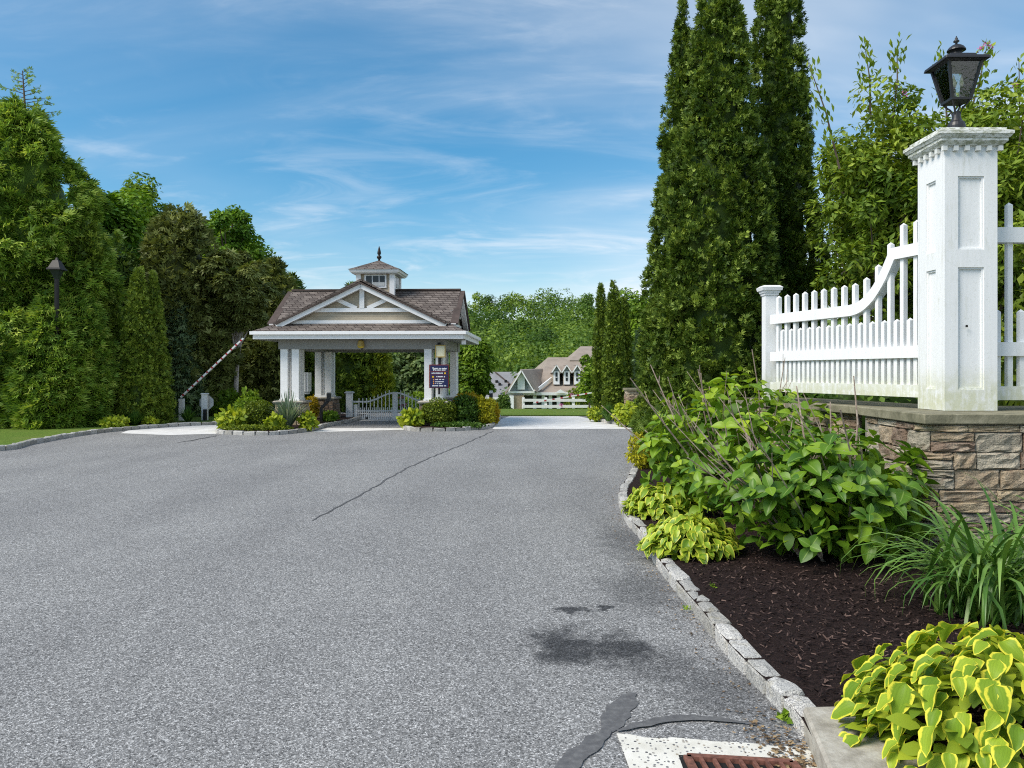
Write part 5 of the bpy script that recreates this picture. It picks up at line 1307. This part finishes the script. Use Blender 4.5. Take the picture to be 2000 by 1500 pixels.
tree('broadleaf_tree', 'tall pale tree behind the far trio of arborvitae', (1200, 540, 1285, 770), 40, 'bright', 86, nb=40, br=.09, lpb=240, ls=.21, trunk=.15, tint=.0, limbs=16)
conifer('spruce', 'bluish spruce between the far trio and the tall arborvitae', 1258, 32, [(640, 3), (680, 18), (740, 34), (800, 40)], 'blue_conifer', 6000, .2, 87, FAN3, out=1, upw=-.1, tint=-.25)
g3 = 'trio of far columnar arborvitae right of the lane'
conifer('column_arborvitae', 'left spire of the far trio of arborvitae', 1174, 27.6, [(556, 1), (590, 6), (660, 11), (740, 14), (808, 14)], 'thuja_far', 9000, .10, 88, FAN3, clump=14, group=g3)
conifer('column_arborvitae', 'middle and tallest spire of the far trio of arborvitae', 1199, 26.9, [(550, 1), (580, 7), (640, 13), (720, 18), (808, 20)], 'thuja_far', 12000, .10, 89, FAN3, clump=14, group=g3)
conifer('column_arborvitae', 'right spire of the far trio of arborvitae', 1219, 27.8, [(575, 1), (620, 6), (700, 11), (808, 13)], 'thuja_far', 8000, .10, 90, FAN3, clump=14, group=g3)
sp3 = thing('stone_pier', 'short stone pier half hidden behind the far yellow green hosta', 'pier', (W(1247, 800, 25.4).x, 25.4, .08))
q = W(1247, 800, 25.4); fp = Path([(q.x-.34, 25.2), (q.x+.34, 25.2)], True)
MB().box(q.x-.34, q.x+.34, 25.22, 25.9, .05, 1.02).build('core', M['mortar'], sp3)
lay_stones(sp3, Path([(q.x-.35, 25.9), (q.x-.35, 25.21), (q.x+.35, 25.21)]), .08, 1.02, 5, (.12, .2), (.16, .34))
MB().box(q.x-.42, q.x+.42, 25.12, 25.98, 1.021, 1.09).build('cap_slab', M['bluestone'], sp3)

# ------------------------------------------------------------------ shrubs on the islands and along the kerbs
shrub('hosta', 'yellow green hosta at the left tip of the right island', (786, 805, 828, 838), 22.6, 'hosta_far', 101, n=320, ls=.16, T=OVL, cat='plant', rough=.1)
shrub('clipped_shrub', 'big round clipped green shrub on the right island', (822, 779, 890, 838), 22.9, 'box', 102, n=5200, ls=.062, rough=.02)
shrub('azalea', 'dark green shrub between the round shrub and the golden one', (880, 777, 938, 836), 23.3, 'azalea', 103, n=2400, ls=.10)
shrub('golden_shrub', 'bright golden shrub on the right island', (924, 776, 966, 834), 23.4, 'spirea', 104, n=2400, ls=.08, rough=.1)
shrub('golden_shrub', 'small orange gold shrub at the right tip of the right island', (948, 788, 975, 832), 24.0, 'gold', 105, n=1300, ls=.08, rough=.1)
shrub('golden_shrub', 'orange gold shrub behind the dark green shrub', (884, 767, 945, 815), 25.2, 'gold', 106, n=2000, ls=.08)
shrub('ground_cover', 'low creeping green at the front of the right island', (845, 827, 945, 842), 22.2, 'azalea', 107, n=1100, ls=.08, cat='ground cover', ry=.3)
shrub('hosta', 'yellow green hosta at the left tip of the left island', (428, 806, 482, 842), 21.6, 'hosta_far', 111, n=420, ls=.17, T=OVL, cat='plant', rough=.1)
shrub('clipped_shrub', 'round clipped olive green shrub on the left island', (476, 783, 534, 838), 22.0, 'box', 112, n=4600, ls=.062, rough=.03, tint=-.05)
tuft('yucca', 'spiky blue grey yucca before the left column', (518, 772, 608, 836), 21.5, 'yucca', 113, n=190, w=.085, bend=.6)
shrub('hosta', 'small hosta below the yucca', (521, 814, 552, 838), 21.0, 'hosta_far', 114, n=180, ls=.13, T=OVL, cat='plant')
shrub('hosta', 'hosta at the right foot of the yucca', (588, 810, 616, 838), 21.5, 'hosta_far', 115, n=200, ls=.13, T=OVL, cat='plant')
shrub('ground_cover', 'low creeping pale green at the front of the left island', (440, 832, 566, 847), 20.9, 'box', 116, n=1300, ls=.07, cat='ground cover', ry=.25, tint=.1)
shrub('leafy_shrub', 'leafy green shrub behind the olive shrub of the left island', (462, 768, 512, 826), 24.2, 'bright', 117, n=900, ls=.14, rough=.12)
shrub('leafy_shrub', 'broad hydrangea hedge behind the road sign', (398, 766, 470, 826), 28.0, 'bright', 118, n=1600, ls=.17, rough=.1, tint=-.2)
shrub('golden_shrub', 'low golden shrub right behind the left column', (596, 774, 622, 815), 26.0, 'gold', 119, n=700, ls=.09)
shrub('leafy_shrub', 'small green fern before the rear stone base', (630, 806, 658, 824), 24.6, 'maple', 120, n=280, ls=.12, tint=.2)
shrub('dark_shrub', 'dark round shrub between the left columns', (604, 780, 646, 822), 27.6, 'dark_ever', 121, n=1500, ls=.09)
shrub('hosta', 'small hosta under the feathery arborvitae', (203, 818, 246, 842), 22.2, 'hosta_far', 122, n=260, ls=.13, T=OVL, cat='plant')
tuft('ornamental_grass', 'green grass clump before the paired arborvitae', (234, 803, 294, 838), 22.9, 'daylily', 123, n=320, w=.03)
shrub('hosta', 'tiny hosta right of the grass clump', (282, 818, 304, 837), 23.0, 'hosta_far', 124, n=130, ls=.12, cat='plant')
tuft('ornamental_grass', 'rounded grass clump at the foot of the barrier arm', (340, 794, 394, 832), 24.3, 'daylily', 125, n=380, w=.03)
shrub('hosta', 'yellow green hosta mound beside the far stone pier', (1202, 789, 1266, 832), 23.4, 'hosta_far', 126, n=620, ls=.14, T=OVL, cat='plant')
shrub('hosta', 'little hosta left of the far grass clump', (1150, 798, 1176, 822), 25.6, 'hosta_far', 127, n=200, ls=.13, T=OVL, cat='plant')
tuft('ornamental_grass', 'green grass clump below the far trio of arborvitae', (1158, 790, 1218, 826), 24.6, 'daylily', 128, n=340, w=.035)
shrub('spirea', 'yellow spirea at the kerb below the tall arborvitae', (1226, 846, 1290, 934), 12.6, 'spirea', 129, n=1300, ls=.055, rough=.12)
shrub('dark_shrub', 'dark evergreen skirt at the foot of the tall arborvitae', (1240, 770, 1420, 925), 12.9, 'thuja', 130, n=9000, ls=.10, T=FAN5, rough=.08, base=.08)
shrub('round_shrub', 'dark round shrub beside the clubhouse corner', (972, 772, 996, 814), 62, 'dark_ever', 131, n=1500, ls=.2, base=terr(62))
shrub('yellow_shrub', 'yellow green shrub above the lowered barrier arm', (1104, 762, 1150, 800), 60, 'box', 132, n=1500, ls=.22, base=terr(60), tint=.15)
shrub('flower_bush', 'bush with pink flowers beyond the gate', (776, 783, 800, 815), 34.5, 'bright', 133, n=500, ls=.1, base=terr(34.5))
shrub('leafy_shrub', 'bright green bush beyond the right half of the gate', (788, 770, 850, 815), 36.5, 'bright', 134, n=1600, ls=.15, base=terr(36.5), tint=.1)
tree('broadleaf_tree', 'young airy tree before the clubhouse dormers', (1120, 690, 1180, 790), 42, 'bright', 135, nb=18, br=.12, lpb=70, ls=.24, trunk=.06, tint=-.05)
for i, (x, y, Y) in enumerate(((790.5, 790, 34), (782.5, 795, 34), (785, 791, 34.2), (1096, 790, 44.5), (1117, 771, 59))):
    rng = np.random.default_rng(500+i); q = W(x, y, Y); n = 20
    V, Fq, tf = scatter(LEAF, np.array(q)+rng.normal(0, .04*Y/34, (n, 3)), rng.normal(0, 1, (n, 3)), rng.normal(0, 1, (n, 3)), rng.uniform(.05, .1, n)*Y/34)
    o = put('flower', np_mesh('flower', V, Fq, M['pink_flower'])); tag(o, ['largest pink flower beyond the gate', 'lower pink flower beyond the gate', 'middle pink flower beyond the gate', 'pink flower by the three rail fence', 'pink flower on the far yellow shrub'][i], 'flower', 'pink flowers in the distance')

# ------------------------------------------------------------------ near plants with leaves as parts
def leaf_grid(name, mat, wprof, nx_=4, ny_=5, fold=.12, droop=.22, wave=0.0, seed=0, smooth=True):
    rng = random.Random(seed); vs, ed = [], []
    for j in range(ny_+1):
        tq = j/ny_; w = wprof(tq)
        for i in range(nx_+1):
            x = -1+2*i/nx_
            vs.append((x*w, tq, fold*abs(x)*w*2 - droop*tq*tq + wave*abs(x)*math.sin(tq*9+seed+(1 if x > 0 else 0)*2)*.5)); ed.append(abs(x) if 0 < j < ny_ else max(abs(x), .0 if j == 0 else 1))
    fs = [(j*(nx_+1)+i, j*(nx_+1)+i+1, (j+1)*(nx_+1)+i+1, (j+1)*(nx_+1)+i) for j in range(ny_) for i in range(nx_)]
    return np_mesh(name, np.array(vs), np.array(fs), mat, None, smooth, ed)
oval = lambda t_: .36*max(0.03, math.sin(PI*min(1, t_**.82)))**.75
heart = lambda t_: .37*max(0.03, (math.sin(PI*min(1, t_**.70)))**.85)
def basis(p, fwd, up, s):
    f = Vector(fwd).normalized(); r = f.cross(Vector(up)).normalized(); u = r.cross(f)
    Mx = Matrix(((r.x, f.x, u.x, p[0]), (r.y, f.y, u.y, p[1]), (r.z, f.z, u.z, p[2]), (0, 0, 0, 1)))
    return Mx @ Matrix.Diagonal((s, s, s, 1))
def hydrangea(name, label, cx_, cy_, rx, ry_, h, nl, ls, mat, seed, nstem, stems_dir, stem_len, inner=500, zb=.085, ztop=None):
    rng = random.Random(seed); root = thing(name, label, 'shrub', (cx_, cy_, zb))
    lm = [leaf_grid('leaf', M[mat], oval, 4, 5, .10+.08*k, .12+.14*k, .02, k) for k in range(4)]
    cands = []
    nr = nl//4*2
    for i in range(nr):
        a = rng.uniform(0, 2*PI); el = math.asin(rng.uniform(-.42, 1)); dirv = Vector((math.cos(a)*math.cos(el), math.sin(a)*math.cos(el), math.sin(el)))
        rad = rng.uniform(.80, 1.04)*(1+.10*math.sin(a*3+seed)+.08*math.sin(el*5+a*2))
        p = Vector((cx_+dirv.x*rx*rad, cy_+dirv.y*ry_*rad, zb+.12+(h*.42)+dirv.z*(h*.58-.12)*rad if dirv.z > 0 else zb+.12+h*.42+dirv.z*h*.42*2.2))
        if p.z < zb+.05: p.z = zb+rng.uniform(.05, .2)
        ax = (dirv*.75 + Vector((0, 0, .75)) + Vector((rng.gauss(0, .3), rng.gauss(0, .3), 0))).normalized()
        ph = rng.uniform(0, PI); sc = rng.uniform(.55, 1.25)*ls
        for tier in range(2):
            for q in range(2):
                b = ph + tier*PI/2 + q*PI
                e1 = ax.orthogonal().normalized(); e2 = ax.cross(e1)
                fwd = e1*math.cos(b)+e2*math.sin(b) + ax*(.15+.35*tier)
                cands.append((p - ax*(.05*(1-tier)) , fwd, ax, sc*(1.0 if tier == 0 else .72), p))
    cam_ = Vector((0, 0, EYE))
    cands.sort(key=lambda c: (c[0]-cam_).length - c[3]*2 - .9*(c[0].z))
    for i, (p, fwd, ax, s, _) in enumerate(cands[:nl]):
        put('leaf', lm[i % 4], root, basis(p, fwd, ax, s*1.0))
    # leaves deeper inside and on the far side
    r2 = np.random.default_rng(seed); rest = cands[nl:]; pos = np.array([c[0] for c in rest]) if rest else np.zeros((0, 3))
    d = nrm(r2.normal(0, 1, (inner, 3))); q = np.array([cx_, cy_, zb+h*.42]) + d*np.array([rx, ry_, h*.5])*(r2.random((inner, 1))**.5)*.86
    q[:, 2] = np.maximum(q[:, 2], zb+.03); pos = np.concatenate([pos, q]); N = len(pos)
    up = r2.normal(0, .4, (N, 3))+np.array([0, 0, 1.]); fw = r2.normal(0, 1, (N, 3))
    V, Fq, tf = scatter(OVL, pos, fw, up, r2.uniform(.6, 1.05, N)*ls)
    put('inner_foliage', np_mesh('inner_foliage', V, Fq, M['hydrangea_inner'], np.repeat(r2.random(N), tf)), root, kind='stuff')
    for i in range(nstem):
        a = rng.uniform(0, 2*PI); b0_ = Vector((cx_+math.cos(a)*.18, cy_+math.sin(a)*.18, zb-.02))
        cl_ = lambda v: max(-1.5, min(1.5, v)); dv = Vector(stems_dir)+Vector((cl_(rng.gauss(0, 1))*.4, cl_(rng.gauss(0, 1))*.33, rng.uniform(.0, .3))); dv.normalize(); L = stem_len*rng.uniform(.62, 1.08)
        p1 = b0_+dv*L*.35+Vector((math.cos(a)*.1, math.sin(a)*.1, .08)); p2 = b0_+dv*L*.7+Vector((math.cos(a)*.16, math.sin(a)*.12, .06)); p3 = b0_+dv*L+Vector((math.cos(a)*.14, math.sin(a)*.12, 0))
        r_ = rng.uniform(.0045, .0085); mb = MB().tube([b0_, p1, p2, p3], [r_*1.3, r_*1.1, r_*.9, r_*.6], 5)
        for k in range(rng.randint(1, 3)):
            s0 = p1.lerp(p2, rng.random()) if k == 0 else p2.lerp(p3, rng.random()*.8); e_ = s0+(dv+Vector((rng.gauss(0, .45), rng.gauss(0, .45), .1))).normalized()*rng.uniform(.08, .2)
            mb.tube([s0, e_], [r_*.7, r_*.4], 4)
        mb.build('stem', M['twig'], root)
    return root
hydrangea('hydrangea', 'near hydrangea with big dark green leaves and bare brown twigs', 2.55, 6.55, .96, .66, 1.06, 300, .155, 'hydrangea_leaf', 201, 34, (-.50, .0, 1), 1.45, inner=1500)
hydrangea('hydrangea', 'far hydrangea with pale yellow green leaves below the fence post', 2.42, 8.45, 1.12, .85, 1.48, 300, .15, 'hydrangea_pale_leaf', 202, 32, (-.42, -.05, 1), 1.72, inner=1700)

def hosta(label, cx_, cy_, r, h, nl, ls, mat, seed, zb=.085, tiers=6):
    rng = random.Random(seed); root = thing('hosta', label, 'plant', (cx_, cy_, zb))
    lm = [leaf_grid('leaf', M[mat], heart, 6, 6, .10+.05*k, .22+.12*k, .10, k+3) for k in range(4)]
    i = 0
    for i in range(nl):
        v = (i+.5)/nl; el = math.acos(1-v*1.02) if v < .97 else PI/2   # even over the dome, top to rim
        a = i*2.39996+rng.uniform(-.25, .25); dirv = Vector((math.cos(a)*math.sin(el), math.sin(a)*math.sin(el), math.cos(el)))
        rad = rng.uniform(.80, 1.03)
        p = Vector((cx_+dirv.x*r*rad, cy_+dirv.y*r*rad, zb+.03+dirv.z*h*rad))
        outw = Vector((math.cos(a), math.sin(a), 0)); up = (dirv*.7+Vector((0, 0, .7))+Vector((rng.gauss(0, .32), rng.gauss(0, .32), 0))).normalized()
        fwd = outw*(1.0)+Vector((rng.gauss(0, .3), rng.gauss(0, .3), -.15-.45*math.sin(el)))
        s = ls*rng.uniform(.62, 1.25)
        put('leaf', lm[i % 4], root, basis(p-fwd.normalized()*s*.5, fwd, up, s))
    r2 = np.random.default_rng(seed); N = 650; d = nrm(r2.normal(0, 1, (N, 3))); d[:, 2] = np.abs(d[:, 2])
    pos = np.array([cx_, cy_, zb+.02]) + d*np.array([r, r, h])*(.55+.32*r2.random((N, 1)))
    V, Fq, tf = scatter(OVL, pos, d*[1, 1, 0]+r2.normal(0, .3, (N, 3)), d+np.array([0, 0, .8]), r2.uniform(.7, 1.1, N)*ls)
    put('inner_foliage', np_mesh('inner_foliage', V, Fq, M['hosta_far'], np.repeat(r2.random(N)*.6, tf)), root, kind='stuff')
    return root
hosta('large yellow edged hosta in the near right corner', 1.95, 3.20, .60, .42, 300, .110, 'hosta_leaf', 211)
hosta('yellow edged hosta at the kerb before the near hydrangea', 1.50, 6.72, .42, .27, 230, .10, 'hosta_small_leaf', 212)
hosta('yellow edged hosta in the bend of the kerb', 1.62, 8.5, .44, .30, 210, .105, 'hosta_small_leaf', 213)

def daylily(label, cx_, cy_, n, L, seed, zb=.085):
    rng = random.Random(seed); root = thing('daylily', label, 'plant', (cx_, cy_, zb)); ms = []
    for k in range(8):
        vs, fs = [], []; be = .55+.17*k; m = 8
        for j in range(m+1):
            q = j/m; ang = math.radians(82) - be*q*q*1.75
            if j == 0: y_, z_ = 0, 0
            else: y_ += math.cos(ang)/m; z_ += math.sin(ang)/m
            w = .0135*(1-.5*q)*(1 if q < .8 else max(.03, (1-q)/.2))
            vs += [(-w, y_, z_+w*.5), (0, y_, z_), (w, y_, z_+w*.5)]
        fs = [(3*j+i, 3*j+i+1, 3*j+i+4, 3*j+i+3) for j in range(m) for i in range(2)]
        ms.append(np_mesh('blade', np.array(vs), np.array(fs), M['daylily_blade'], None, True))
    for i in range(n):
        a = rng.uniform(0, 2*PI); p = Vector((cx_+rng.gauss(0, .13), cy_+rng.gauss(0, .10), zb)); s = L*rng.uniform(.62, 1.12)
        put('blade', ms[rng.randrange(8)], root, Matrix.Translation(p) @ Matrix.Rotation(a, 4, 'Z') @ Matrix.Rotation(-rng.uniform(-.05, .6), 4, 'X') @ Matrix.Diagonal((s/.75, s, s, 1)))
    return root
daylily('dense clump of arching green daylily blades before the stone wall', 2.98, 4.95, 300, .92, 221)
daylily('second daylily clump running out of the right edge', 3.75, 5.3, 170, .92, 222)
# a few weeds in the kerb joints
for i, (px, py) in enumerate(((1530, 1402), (1342, 1190), (1392, 1165))):
    x, y = G(px, py, .02); rng = np.random.default_rng(600+i); n = 16
    r = thing('weed', ['tiny weed at the kerb near the drain', 'tiny weed in the middle of the kerb', 'tiny sprout in the mulch behind the kerb'][i], 'weed', (x, y, 0))
    V, Fq, tf = scatter(LEAF, np.array([x, y, .02 if i < 2 else .09])+rng.normal(0, .012, (n, 3))*[1, 1, .3], rng.normal(0, .7, (n, 3))+np.array([0, 0, .8]), rng.normal(0, 1, (n, 3)), (rng.uniform(.03, .06, n) if i == 0 else rng.uniform(.012, .03, n)))
    put('leaves', np_mesh('leaves', V, Fq, M['bright'], np.repeat(rng.random(n), tf)), r)
